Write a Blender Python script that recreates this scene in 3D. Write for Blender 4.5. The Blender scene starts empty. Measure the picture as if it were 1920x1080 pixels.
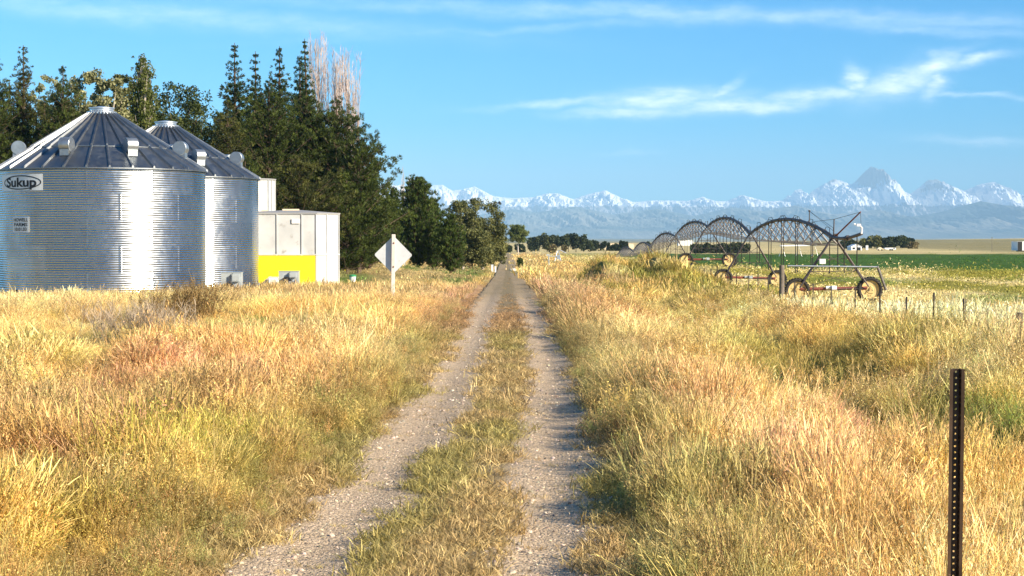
import bpy, math, random
import numpy as np
from mathutils import Vector, Matrix, Euler

PI = math.pi
R = math.radians
rng = np.random.default_rng(7)
random.seed(7)
sc = bpy.context.scene
COL = sc.collection

# ------------------------------------------------------------------ camera
F = 3500.0                     # focal length in pixels of the 1920 px wide photograph
CAM = Vector((0.0, 0.0, 1.9))
cd = bpy.data.cameras.new('camera')
cam = bpy.data.objects.new('camera', cd)
COL.objects.link(cam)
cam.location = CAM
cam.rotation_euler = Euler((R(90) - math.atan(85 / F), 0, -math.atan(8 / F)), 'XYZ')
cd.sensor_width = 36
cd.lens = F / 1920 * 36
cd.clip_start = 0.1
cd.clip_end = 120000
sc.camera = cam
CR = cam.rotation_euler.to_matrix()


def at(px, py, D):
    d = CR @ Vector(((px - 960) / F, -(py - 540) / F, -1))
    return CAM + d * (D / d.y)


# ------------------------------------------------------------------ noise + terrain
def _hash(ix, iy, s):
    n = (ix.astype(np.int64) * 374761393 + iy.astype(np.int64) * 668265263 + s * 974634777) & 0x7fffffff
    n = ((n ^ (n >> 13)) * 1274126177) & 0x7fffffff
    n = (n ^ (n >> 16)) & 0xffff
    return n / 65535.0


def vn(x, y, s=0):
    x = np.asarray(x, float); y = np.asarray(y, float)
    ix = np.floor(x); iy = np.floor(y); fx = x - ix; fy = y - iy
    fx = fx * fx * (3 - 2 * fx); fy = fy * fy * (3 - 2 * fy)
    a = _hash(ix, iy, s); b = _hash(ix + 1, iy, s); c = _hash(ix, iy + 1, s); d = _hash(ix + 1, iy + 1, s)
    return (a * (1 - fx) + b * fx) * (1 - fy) + (c * (1 - fx) + d * fx) * fy


def fbm(x, y, s=0, o=4):
    t = 0; a = .5; x = np.asarray(x, float); y = np.asarray(y, float); w = 0
    for i in range(o):
        t = t + a * vn(x * 2 ** i, y * 2 ** i, s + i * 17); w += a; a *= .5
    return t / w


def pc(y):                      # centre line of the track
    return np.interp(y, [-50, 0, 6, 10.6, 14, 18, 23, 30, 36, 60], [-2.6, -.85, -.66, -.5, -.34, -.21, -.11, -.03, 0, 0])


def ss(e0, e1, x):
    t = np.clip((x - e0) / (e1 - e0), 0, 1)
    return t * t * (3 - 2 * t)


LY = [-4000, 0, 50, 70, 85, 102, 130, 160, 300, 450, 650, 900, 1300, 2200, 4000, 9000, 20000, 45000]
LZ = [0, 0, 0, -.2, -.34, -.5, -.8, -1.1, -1.22, -1.3, -1.25, -.7, .9, 1.2, 3.5, 12, 38, 60]
BUMPS = [  # x, y, height, rx left, rx right, ry
    (6.0, 120, 1.55, .8, 4.0, 13), (9.2, 113, 1.3, .7, 2.6, 11), (9.3, 92, .7, .7, 2.4, 7), (8.6, 79, .5, .6, 2.2, 6),
    (17.8, 168, .95, 6, 6, 14), (19, 262, -2.0, 9, 9, 38), (-19, 137, 1.9, 14, 9, 22), (-9, 150, .7, 6, 4, 22),
    (6.6, 30, .15, 2, 2, 9), (260, 830, 3.2, 120, 200, 120), (700, 1500, 7, 420, 500, 260)]


def H(x, y):
    x = np.asarray(x, float); y = np.asarray(y, float)
    z = np.interp(y, LY, LZ)
    u = x - pc(y)
    Rt = np.interp(u, [1.1, 1.6, 2.6, 4.2, 6.3, 8, 10, 12.5, 14.5, 20, 400], [0, .04, -.08, -.28, -.12, -.12, -.6, -1.0, -1.15, -1.2, -1.25])
    z = z + Rt * (1 - ss(60, 190, y)) * ss(-400, -5, y)
    Lt = np.interp(-u, [1.1, 1.6, 4, 9, 20, 60], [0, .06, .02, -.12, -.2, -.3])
    z = z + np.where(u < 0, Lt, 0) * (1 - ss(90, 200, y))
    for bx, by, h, rl, rr, ry in BUMPS:
        rx = np.where(x < bx, rl, rr)
        z = z + h * np.exp(-((x - bx) / rx) ** 2 - ((y - by) / ry) ** 2)
    off = ss(1.3, 2.4, np.abs(u))
    z = z + off * (fbm(x * .35, y * .35, 3, 3) - .5) * .22 * np.clip(y / 20, .6, 3) * (1 - ss(300, 3000, y))
    z = z + ss(400, 3000, y) * (fbm(x * .0016, y * .0009, 9, 4) - .5) * np.interp(y, [0, 1000, 4000, 20000], [0, 2, 9, 60]) * ss(20, 120, np.abs(x))
    ruts = np.exp(-((np.abs(u) - .70) / .24) ** 2)
    z = z - .035 * ruts * (1 - ss(60, 120, y))
    return z


def hz(x, y):
    return float(H(x, y))


# ------------------------------------------------------------------ materials
def new_mat(name):
    m = bpy.data.materials.new(name); m.use_nodes = True
    nt = m.node_tree
    for n in list(nt.nodes): nt.nodes.remove(n)
    out = nt.nodes.new('ShaderNodeOutputMaterial')
    return m, nt, out


def N(nt, t, **kw):
    n = nt.nodes.new(t)
    for k, v in kw.items():
        if k.startswith('i_'):
            k = k[2:]
            k = int(k) if k.isdigit() else k.replace('_', ' ')
            n.inputs[k].default_value = v
        else: setattr(n, k, v)
    return n


def mixc(nt, a, b, f, mode='MIX'):
    n = nt.nodes.new('ShaderNodeMix'); n.data_type = 'RGBA'; n.blend_type = mode
    for s, v in ((0, f), (6, a), (7, b)):
        if isinstance(v, bpy.types.NodeSocket): nt.links.new(v, n.inputs[s])
        else: n.inputs[s].default_value = v if s == 0 else (*v[:3], 1)
    return n.outputs[2]


def ramp(nt, fac, p0, p1, c0=(0, 0, 0), c1=(1, 1, 1)):
    n = nt.nodes.new('ShaderNodeValToRGB'); nt.links.new(fac, n.inputs[0])
    n.color_ramp.elements[0].position = p0; n.color_ramp.elements[1].position = p1
    n.color_ramp.elements[0].color = (*c0, 1); n.color_ramp.elements[1].color = (*c1, 1)
    return n.outputs[0]


def paint(name, col, rough=.6, metal=0., var=.15, scale=3., stain=None, bump=.0, bscale=40., spec=.4):
    """painted / metal / wooden surface with blotchy variation and optional stains"""
    m, nt, out = new_mat(name)
    p = N(nt, 'ShaderNodeBsdfPrincipled'); nt.links.new(p.outputs[0], out.inputs[0])
    tc = N(nt, 'ShaderNodeTexCoord')
    n1 = N(nt, 'ShaderNodeTexNoise', i_Scale=scale, i_Detail=6.); nt.links.new(tc.outputs['Object'], n1.inputs['Vector'])
    dark = tuple(c * (1 - var) for c in col); lite = tuple(min(1, c * (1 + var)) for c in col)
    c = mixc(nt, dark, lite, ramp(nt, n1.outputs[0], .3, .7))
    if stain:
        n2 = N(nt, 'ShaderNodeTexNoise', i_Scale=scale * 2.3, i_Detail=8., i_Roughness=.7); nt.links.new(tc.outputs['Object'], n2.inputs['Vector'])
        c = mixc(nt, c, stain[0], ramp(nt, n2.outputs[0], stain[1], stain[1] + .15))
    nt.links.new(c, p.inputs['Base Color'])
    p.inputs['Roughness'].default_value = rough; p.inputs['Metallic'].default_value = metal
    p.inputs['Specular IOR Level'].default_value = spec
    if bump:
        n3 = N(nt, 'ShaderNodeTexNoise', i_Scale=bscale, i_Detail=4.); nt.links.new(tc.outputs['Object'], n3.inputs['Vector'])
        b = N(nt, 'ShaderNodeBump', i_Strength=bump, i_Distance=.02); nt.links.new(n3.outputs[0], b.inputs['Height'])
        nt.links.new(b.outputs[0], p.inputs['Normal'])
    return m


def galvanised(name, base=.62, rough=.24):
    m, nt, out = new_mat(name)
    p = N(nt, 'ShaderNodeBsdfPrincipled'); nt.links.new(p.outputs[0], out.inputs[0])
    tc = N(nt, 'ShaderNodeTexCoord')
    at_ = N(nt, 'ShaderNodeAttribute', attribute_name='tint')
    v = N(nt, 'ShaderNodeTexVoronoi', i_Scale=5.); nt.links.new(tc.outputs['Object'], v.inputs['Vector'])
    n1 = N(nt, 'ShaderNodeTexNoise', i_Scale=.6, i_Detail=5.); nt.links.new(tc.outputs['Object'], n1.inputs['Vector'])
    c = mixc(nt, (base * .74, base * .80, base * .84), (base * 1.12, base * 1.17, base * 1.2), at_.outputs['Fac'])
    c = mixc(nt, c, (base * .72, base * .74, base * .77), ramp(nt, n1.outputs[0], .48, .7))
    nt.links.new(c, p.inputs['Base Color'])
    p.inputs['Metallic'].default_value = 1
    r = N(nt, 'ShaderNodeMapRange'); nt.links.new(v.outputs['Color'], r.inputs[0])
    r.inputs[3].default_value = rough * .9; r.inputs[4].default_value = rough * 1.25
    ad = N(nt, 'ShaderNodeMath', operation='MULTIPLY_ADD'); nt.links.new(at_.outputs['Fac'], ad.inputs[0]); ad.inputs[1].default_value = .08
    nt.links.new(r.outputs[0], ad.inputs[2]); nt.links.new(ad.outputs[0], p.inputs['Roughness'])
    return m


def leafy(name, c0, c1, trans=.3, c2=None, instancer=False, rough=.6, transcol=1.3):
    """foliage: colour from attribute 'tint' (0..1) between c0 and c1; or instance colour"""
    m, nt, out = new_mat(name)
    a = N(nt, 'ShaderNodeAttribute', attribute_name='tint')
    if instancer:
        ic = N(nt, 'ShaderNodeAttribute', attribute_name='col', attribute_type='INSTANCER')
        k = mixc(nt, (c0[0],) * 3, (c1[0],) * 3, a.outputs['Fac'])
        c = mixc(nt, ic.outputs['Color'], k, 1., 'MULTIPLY')
    else:
        c = mixc(nt, c0, c1, a.outputs['Fac'])
    d = N(nt, 'ShaderNodeBsdfPrincipled'); d.inputs['Roughness'].default_value = rough; d.inputs['Specular IOR Level'].default_value = .25
    t = N(nt, 'ShaderNodeBsdfTranslucent'); mx = N(nt, 'ShaderNodeMixShader', i_0=trans)
    nt.links.new(c, d.inputs['Base Color'])
    tcn = mixc(nt, c, (transcol, transcol, transcol * .7), 1., 'MULTIPLY'); nt.links.new(tcn, t.inputs[0])
    nt.links.new(d.outputs[0], mx.inputs[1]); nt.links.new(t.outputs[0], mx.inputs[2]); nt.links.new(mx.outputs[0], out.inputs[0])
    return m


M = {}
M['galv'] = galvanised('galvanised_wall', .52, .23)
M['galv_roof'] = galvanised('galvanised_roof', .31, .42)
M['galv_plain'] = paint('galvanised_plain', (.62, .65, .68), .38, .85, .12, 4)
M['vent'] = paint('vent_metal', (.36, .39, .41), .4, .8, .15, 4)
M['white_bin'] = paint('weathered_white_paint', (.52, .53, .525), .55, 0, .16, .8, ((.30, .28, .25), .58))
M['yellow'] = paint('yellow_paint', (.84, .68, .01), .6, 0, .07, 1.3, ((.62, .47, .05), .66))
M['grey_paint'] = paint('grey_paint', (.42, .46, .47), .5, .2, .12, 3, ((.2, .2, .2), .66))
M['black'] = paint('black_rubber', (.018, .017, .016), .8, 0, .3, 6)
M['tyre'] = paint('muddy_tyre', (.03, .027, .024), .85, 0, .3, 4, ((.16, .12, .08), .62))
M['rim'] = paint('cream_rim', (.60, .45, .20), .6, 0, .15, 4, ((.35, .22, .1), .64))
M['dark_steel'] = paint('weathered_steel', (.085, .07, .065), .6, .3, .3, 2, ((.2, .1, .06), .6))
M['red'] = paint('faded_red_paint', (.20, .055, .04), .6, .1, .25, 2, ((.25, .16, .12), .6))
M['rod'] = paint('pale_galvanised_rod', (.19, .17, .15), .45, .5, .2, 3)
M['sign_back'] = paint('sign_aluminium', (.60, .62, .62), .5, .3, .08, 4, ((.42, .42, .4), .6))
M['post_white'] = paint('whitewashed_post', (.62, .57, .50), .75, 0, .1, 6, ((.45, .38, .3), .6), .2)
M['rust'] = paint('rust', (.2, .06, .025), .9, 0, .3, 20)
M['u_post'] = paint('brown_steel_post', (.055, .034, .026), .42, .55, .35, 9, ((.17, .07, .035), .6))
M['u_flange'] = paint('lit_scratched_brown_steel', (.09, .055, .035), .36, .6, .4, 9, ((.34, .25, .18), .62))  # sunlit edges painted in: flange colour lighter than the web, plus pale scratches
M['wood'] = paint('grey_weathered_wood', (.17, .14, .11), .9, 0, .3, 6, None, .5)
M['tsteel'] = paint('dark_fence_steel', (.06, .05, .045), .7, .3, .2, 8)
M['white'] = paint('white_paint', (.82, .82, .80), .5, 0, .04, 2)
M['sign_panel'] = paint('pale_sign_panel', (.70, .73, .74), .5, .2, .05, 3)
M['ink'] = paint('black_lettering', (.012, .015, .02), .6, 0, .1, 5)
M['cream'] = paint('cream_wall', (.72, .6, .42), .8, 0, .1, .4)
M['roof_grey'] = paint('grey_roof', (.3, .3, .3), .7, 0, .1, .5)
M['glass_dark'] = paint('dark_opening', (.02, .024, .03), .3, 0, .1, 2)
M['bark'] = paint('brown_bark', (.11, .075, .05), .95, 0, .3, 3, None, .5, 12)
M['bark_pale'] = paint('pale_bark', (.50, .44, .38), .9, 0, .2, 3, ((.2, .17, .14), .6))
M['bark_red'] = paint('reddish_bare_twigs', (.52, .42, .36), .9, 0, .2, .6, ((.42, .29, .24), .52))
M['bird'] = paint('dark_feathers', (.03, .03, .035), .8, 0, .2, 20)
M['stone'] = paint('pale_stone', (.5, .45, .38), .9, 0, .2, 8, None, .5)
M['tub_green'] = paint('green_plastic', (.04, .3, .12), .4, 0, .1, 4)
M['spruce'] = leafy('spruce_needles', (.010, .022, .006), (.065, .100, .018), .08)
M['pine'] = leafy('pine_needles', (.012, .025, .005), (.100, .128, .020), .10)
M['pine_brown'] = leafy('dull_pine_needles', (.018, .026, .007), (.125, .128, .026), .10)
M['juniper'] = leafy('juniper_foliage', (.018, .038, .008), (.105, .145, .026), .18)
M['poplar'] = leafy('poplar_leaves', (.06, .09, .02), (.21, .23, .06), .3)
M['silver'] = leafy('silvery_leaves', (.10, .11, .045), (.48, .46, .23), .25)
M['broad'] = leafy('broad_leaves', (.02, .036, .01), (.12, .14, .03), .25)
M['olive'] = leafy('olive_leaves', (.04, .052, .016), (.23, .225, .07), .2)
M['far_dark'] = leafy('far_dark_leaves', (.022, .036, .016), (.075, .09, .03), .15)
M['far_tan'] = leafy('far_tan_leaves', (.10, .085, .03), (.28, .22, .10), .2)
M['weed_brown'] = leafy('brown_weed', (.09, .055, .02), (.42, .28, .11), .15)
M['weed_grey'] = leafy('grey_dead_twigs', (.24, .17, .11), (.62, .50, .36), .1)
M['shrub_green'] = leafy('green_shrub_leaves', (.05, .08, .02), (.16, .19, .04), .25)
M['grass'] = leafy('grass_blades', (.38,), (1.5,), .26, instancer=True, rough=.55)

# ------------------------------------------------------------------ mesh helpers
def mesh_np(name, V, Fc, mat=None, smooth=False, attrs=None):
    V = np.asarray(V, np.float32); Fc = np.asarray(Fc, np.int32)
    me = bpy.data.meshes.new(name)
    me.vertices.add(len(V)); me.vertices.foreach_set('co', V.ravel())
    k = Fc.shape[1]
    me.loops.add(Fc.size); me.loops.foreach_set('vertex_index', Fc.ravel())
    me.polygons.add(len(Fc)); me.polygons.foreach_set('loop_start', np.arange(0, Fc.size, k, dtype=np.int32))
    me.polygons.foreach_set('use_smooth', np.full(len(Fc), smooth))
    me.update(calc_edges=True)
    if attrs:
        for an, av in attrs.items():
            av = np.asarray(av, np.float32)
            if av.ndim == 2:
                if av.shape[1] == 3: av = np.hstack([av, np.ones((len(av), 1), np.float32)])
                a = me.attributes.new(an, 'FLOAT_COLOR', 'POINT'); a.data.foreach_set('color', av.ravel())
            else:
                a = me.attributes.new(an, 'FLOAT', 'POINT'); a.data.foreach_set('value', av)
    if mat: me.materials.append(mat)
    return me


def link(name, me, parent=None, loc=None):
    o = bpy.data.objects.new(name, me); COL.objects.link(o)
    if parent: o.parent = parent
    if loc is not None: o.location = loc
    return o


def tag(o, label=None, cat=None, group=None, kind=None):
    if label: o['label'] = label
    if cat: o['category'] = cat
    if group: o['group'] = group
    if kind: o['kind'] = kind
    return o


def thing(name, label, cat, loc, group=None, rz=0):
    o = bpy.data.objects.new(name, None); COL.objects.link(o); o.location = loc; o.rotation_euler = (0, 0, rz)
    o.empty_display_size = .2
    return tag(o, label, cat, group)


class MB:
    """collects shapes into one mesh; coordinates are world ones, origin is subtracted on build"""
    def __init__(s): s.v = []; s.f = []

    def add(s, vs, fs):
        b = len(s.v); s.v += [tuple(v) for v in vs]; s.f += [tuple(i + b for i in f) for f in fs]; return s

    def box(s, c, size, rot=None):
        hx, hy, hz_ = size[0] / 2, size[1] / 2, size[2] / 2
        vs = [Vector((x, y, z)) for x in (-hx, hx) for y in (-hy, hy) for z in (-hz_, hz_)]
        if rot is not None: vs = [rot @ v for v in vs]
        return s.add([v + Vector(c) for v in vs], [(0, 1, 3, 2), (4, 6, 7, 5), (0, 4, 5, 1), (2, 3, 7, 6), (0, 2, 6, 4), (1, 5, 7, 3)])

    def tube(s, pts, r, n=8, r2=None, cap=True):
        pts = [Vector(p) for p in pts]; k = len(pts); r2 = r if r2 is None else r2
        up = Vector((0, 0, 1)); rings = []
        for i, p in enumerate(pts):
            d = (pts[min(i + 1, k - 1)] - pts[max(i - 1, 0)]).normalized()
            u = d.cross(up if abs(d.z) < .95 else Vector((1, 0, 0))).normalized(); w = d.cross(u)
            rr = r + (r2 - r) * i / max(1, k - 1)
            rings.append([p + (u * math.cos(2 * PI * j / n) + w * math.sin(2 * PI * j / n)) * rr for j in range(n)])
        vs = [v for q in rings for v in q]; fs = []
        for i in range(k - 1):
            for j in range(n):
                a = i * n + j; b = i * n + (j + 1) % n
                fs.append((a, b, b + n, a + n))
        if cap: fs += [tuple(range(n - 1, -1, -1)), tuple(range((k - 1) * n, k * n))]
        return s.add(vs, fs)

    def lathe(s, prof, c, axis=(0, 0, 1), n=24, close=False, a0=0., a1=2 * PI):
        """prof: (radius, height) pairs round axis through c"""
        ax = Vector(axis).normalized(); q = Vector((0, 0, 1)).rotation_difference(ax).to_matrix(); c = Vector(c)
        full = abs(a1 - a0 - 2 * PI) < 1e-6; m = n if full else n + 1
        vs = []; fs = []
        for (r_, h_) in prof:
            for j in range(m):
                t = a0 + (a1 - a0) * j / n
                vs.append(c + q @ Vector((r_ * math.cos(t), r_ * math.sin(t), h_)))
        for i in range(len(prof) - (0 if close else 1)):
            i2 = (i + 1) % len(prof)
            for j in range(n):
                j2 = (j + 1) % m
                fs.append((i * m + j, i * m + j2, i2 * m + j2, i2 * m + j))
        return s.add(vs, fs)

    def prism(s, poly, c, axis_u, axis_v, axis_w, w0, w1):
        u, v, w, c = Vector(axis_u), Vector(axis_v), Vector(axis_w), Vector(c); n = len(poly)
        vs = [c + u * a + v * b + w * w0 for a, b in poly] + [c + u * a + v * b + w * w1 for a, b in poly]
        fs = [tuple(range(n - 1, -1, -1)), tuple(range(n, 2 * n))] + [(i, (i + 1) % n, (i + 1) % n + n, i + n) for i in range(n)]
        return s.add(vs, fs)

    def build(s, name, mat, parent=None, org=(0, 0, 0), smooth=None, loc=None):
        o = Vector(org); me = bpy.data.meshes.new(name)
        me.from_pydata([tuple(Vector(v) - o) for v in s.v], [], s.f); me.update()
        me.materials.append(mat)
        if smooth:
            me.polygons.foreach_set('use_smooth', [True] * len(me.polygons))
            if smooth is not True: me.set_sharp_from_angle(angle=smooth)
        return link(name, me, parent, loc)


def one(name, mb, mat, label, cat, loc, group=None, smooth=None):
    o = mb.build(name, mat, None, loc, smooth); o.location = loc
    return tag(o, label, cat, group)


# ------------------------------------------------------------------ zone colours
GOLD = np.array((.78, .54, .18)); PALE = np.array((.90, .72, .36)); STRAW = np.array((.70, .54, .25))
PINK = np.array((.74, .38, .25)); YG = np.array((.52, .46, .09)); GREEN = np.array((.17, .23, .055))
DGREEN = np.array((.085, .12, .035)); BROWN = np.array((.38, .25, .11)); ORANGE = np.array((.74, .44, .14)); LUSH = np.array((.085, .175, .022))


SPOTS = [(-2.45, 15.5, .55, 2.2, YG * 1.1, .95), (-6.6, 25, .9, 3.0, YG * 1.1, .8), (-3.0, 11.2, .5, 1.0, YG * .8, .9), (-2.8, 21.5, .7, 3.2, PINK, .95), (-4.2, 24, .6, 3, PINK, .7),
         (-3.6, 14.6, .5, 2, PINK, .8), (-3.1, 17.5, .6, 1.6, BROWN, .7), (-5.0, 19, .8, 2, BROWN, .5), (-6.4, 38, 2.0, 3.5, GREEN * 1.3, .55), (-9, 33, 2.2, 3, BROWN, .55), (-4.5, 40, 2.6, 2.4, GREEN * 1.4, .45),
         (4.1, 33, .8, 5.0, GREEN * 1.5, .75), (3.6, 20, .45, 2.4, GREEN * 1.4, .7), (5.0, 19.5, .6, 3.0, GREEN * 1.5, .75), (5.6, 27, .8, 3, YG * .6, .7), (3.0, 24, .5, 2.6, YG * .8, .8), (3.3, 18.4, .45, 2.4, PINK, .9), (-5.2, 15.5, .6, 1.6, STRAW, .5), (2.6, 16, .4, 2, PALE, .7),
         (2.1, 13.5, .3, 1.6, PINK, .8), (1.9, 20, .35, 3, PINK, .5), (3.7, 44, .9, 3, PINK * .9, .7), (8.5, 42, 2.2, 5, BROWN, .6), (1.75, 24, .3, 3, BROWN, .6), (1.5, 13, .5, 2.0, STRAW * .75 + GREEN * .5, .6), (3.6, 12.5, .7, 1.6, GREEN * 1.7, .4),
         (5.5, 60, 2.4, 5, YG * .7, .6), (7.5, 75, 2.0, 5, YG * .6, .7), (3.4, 100, 1.6, 9, YG * .8, .5)]


def lerp(a, b, t):
    t = np.asarray(t)[..., None]
    return a * (1 - t) + b * t


def zone_colour(x, y, jit=0.0):
    """colour of the vegetation that grows at (x, y)"""
    x = np.asarray(x, float); y = np.asarray(y, float); u = x - pc(y)
    n1 = fbm(x * .45 + 3, y * .22, 21, 3); n2 = fbm(x * .8, y * .35 + 9, 33, 3); n3 = fbm(x * .28 + 5, y * .13, 47, 3); n4 = fbm(x * .6, y * .3, 59, 3)
    c = np.broadcast_to(GOLD, x.shape + (3,)).copy()
    c = lerp(c, PALE, ss(.46, .62, n1) * .75)
    c = lerp(c, STRAW, ss(.5, .62, n2) * .5)
    c = lerp(c, ORANGE, ss(.48, .64, n4) * .7)
    c = lerp(c, BROWN * 1.15, ss(.54, .62, fbm(x * .7, y * .3, 83, 3)) * .55)
    left = u < 0
    c = lerp(c, PALE, np.where(left, ss(44, 58, y) * (1 - ss(95, 100, y)) * .65, 0))
    c = lerp(c, BROWN * 1.3, np.where(left, ss(54, 62, y + x * .2) * (1 - ss(88, 99, y)) * ss(-17, -14, x) * .6, 0))
    c = lerp(c, STRAW * .8, np.where((u > 5.6) & (y < 62), .55 * ss(5.6, 6.8, u), 0))
    c = lerp(c, YG * .65, np.where((u > 4.6) & (y < 62), ss(.48, .6, n4) * .6, 0))
    c = lerp(c, PALE, np.where((u > 1.2) & (u < 3.6), ss(.4, .6, n2) * .4, 0))
    rag = .55 + .9 * (fbm(x * 1.6, y * .8, 311, 3) - .5) * 2
    for sx, sy, rx, ry, cc, st in SPOTS:
        c = lerp(c, cc, np.clip(np.exp(-((x - sx) / rx) ** 2 - ((y - sy) / ry) ** 2) * 1.5 * rag, 0, 1) * st)
    c = lerp(c, PINK, np.exp(-((np.abs(u) - 1.7) / .6) ** 2) * ss(30, 42, y) * (1 - ss(95, 110, y)) * .7)
    # bright straw band and stubble beyond the wire fence
    rb = ss(9.5, 11.5, x) * ss(60, 66, y) * (1 - ss(84, 90, y))
    c = lerp(c, np.array((.95, .84, .50)), rb * .92)
    st = ss(11, 15, x) * ss(88, 104, y) * (1 - ss(560, 600, y))
    stc = lerp(lerp(PALE * .95 + 0 * c, YG * .75, ss(.42, .6, fbm(x * .12, y * .05, 101, 4))), GREEN * 1.3, ss(.55, .7, fbm(x * .1 + 7, y * .04, 111, 3)) * .7)
    c = lerp(c, stc, st)
    c = lerp(c, LUSH * (1 + .5 * (fbm(x * .05, y * .012, 3, 3)[..., None] - .5)), green_field(x, y))
    # mounds right of the track
    mo = ss(2.2, 4, x) * (1 - ss(11, 15, x)) * ss(66, 80, y) * (1 - ss(150, 170, y))
    c = lerp(c, YG * .62, mo * ss(.42, .6, fbm(x * .5, y * .2, 121, 3)) * .9)
    # short lawn under the trees on the left
    lw = lawn(x, y)
    c = lerp(c, lerp(GREEN * 1.0 + 0 * c, STRAW * .75, ss(.52, .68, fbm(x * .2, y * .08, 131, 3))), lw)
    # far plain
    c = lerp(c, lerp(PALE * .95 + 0 * c, np.array((.42, .36, .18)), ss(.45, .55, fbm(x * .004, y * .0012, 141, 3))), ss(430, 640, y) * (1 - green_field(x, y)))
    c = lerp(c, np.array((.26, .24, .13)), ss(1500, 3200, y) * .7)
    return np.clip(c, 0, 1)


def green_field(x, y):
    return ss(-2, 1, x - 24 - (y - 200) * .01) * ss(197, 202, y + 2 * np.sin(x * .05)) * (1 - ss(500, 515, y + x * .12 - 22)) * (x < 900)


def lawn(x, y):
    return ss(98, 104, y + x * .0) * (1 - ss(-2.6, -1.6, x)) * (1 - ss(190, 215, y))


# ------------------------------------------------------------------ ground
def build_ground():
    xs = [0.]; st = .22
    while xs[-1] < 30000:
        if xs[-1] > 9: st = max(st, xs[-1] * .035)
        xs.append(xs[-1] + st)
    xs = np.array(xs); xs = np.concatenate([-xs[:0:-1], xs])
    ys = [2.]
    while ys[-1] < 42000: ys.append(ys[-1] + max(.25, ys[-1] * .016))
    ys = np.concatenate([[-3900, -1500, -600, -250, -100, -50, -25, -14, -8, -4, -1], ys])
    X, Y = np.meshgrid(xs, ys); Z = H(X, Y)
    nx, ny = len(xs), len(ys)
    V = np.stack([X, Y, Z], -1).reshape(-1, 3)
    i = (np.arange(ny - 1)[:, None] * nx + np.arange(nx - 1)[None, :]).ravel()
    Fc = np.stack([i, i + 1, i + nx + 1, i + nx], -1)
    col = zone_colour(X, Y).reshape(-1, 3)
    m, nt, out = new_mat('ground_soil_and_thatch')
    p = N(nt, 'ShaderNodeBsdfPrincipled'); nt.links.new(p.outputs[0], out.inputs[0]); p.inputs['Roughness'].default_value = .95
    p.inputs['Specular IOR Level'].default_value = .1
    a = N(nt, 'ShaderNodeAttribute', attribute_name='gcol'); tc = N(nt, 'ShaderNodeTexCoord')
    n1 = N(nt, 'ShaderNodeTexNoise', i_Scale=9., i_Detail=8., i_Roughness=.75); nt.links.new(tc.outputs['Object'], n1.inputs['Vector'])
    n2 = N(nt, 'ShaderNodeTexNoise', i_Scale=.7, i_Detail=8., i_Roughness=.7); nt.links.new(tc.outputs['Object'], n2.inputs['Vector'])
    n4 = N(nt, 'ShaderNodeTexNoise', i_Scale=.03, i_Detail=8., i_Roughness=.6); nt.links.new(tc.outputs['Object'], n4.inputs['Vector'])
    k = mixc(nt, (.45, .43, .40), (1.1, 1.1, 1.1), ramp(nt, n1.outputs[0], .3, .7))
    c = mixc(nt, a.outputs['Color'], k, 1., 'MULTIPLY')
    c = mixc(nt, c, mixc(nt, c, (.7, .75, .7), 1., 'MULTIPLY'), ramp(nt, n2.outputs[0], .4, .65))
    c = mixc(nt, c, mixc(nt, c, (.82, .84, .8), 1., 'MULTIPLY'), ramp(nt, n4.outputs[0], .4, .6))
    nt.links.new(c, p.inputs['Base Color'])
    b = N(nt, 'ShaderNodeBump', i_Strength=.6, i_Distance=.06); nt.links.new(n1.outputs[0], b.inputs['Height']); nt.links.new(b.outputs[0], p.inputs['Normal'])
    me = mesh_np('ground', V, Fc, m, True, {'gcol': col})
    o = link('ground', me); tag(o, kind='structure')


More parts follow.
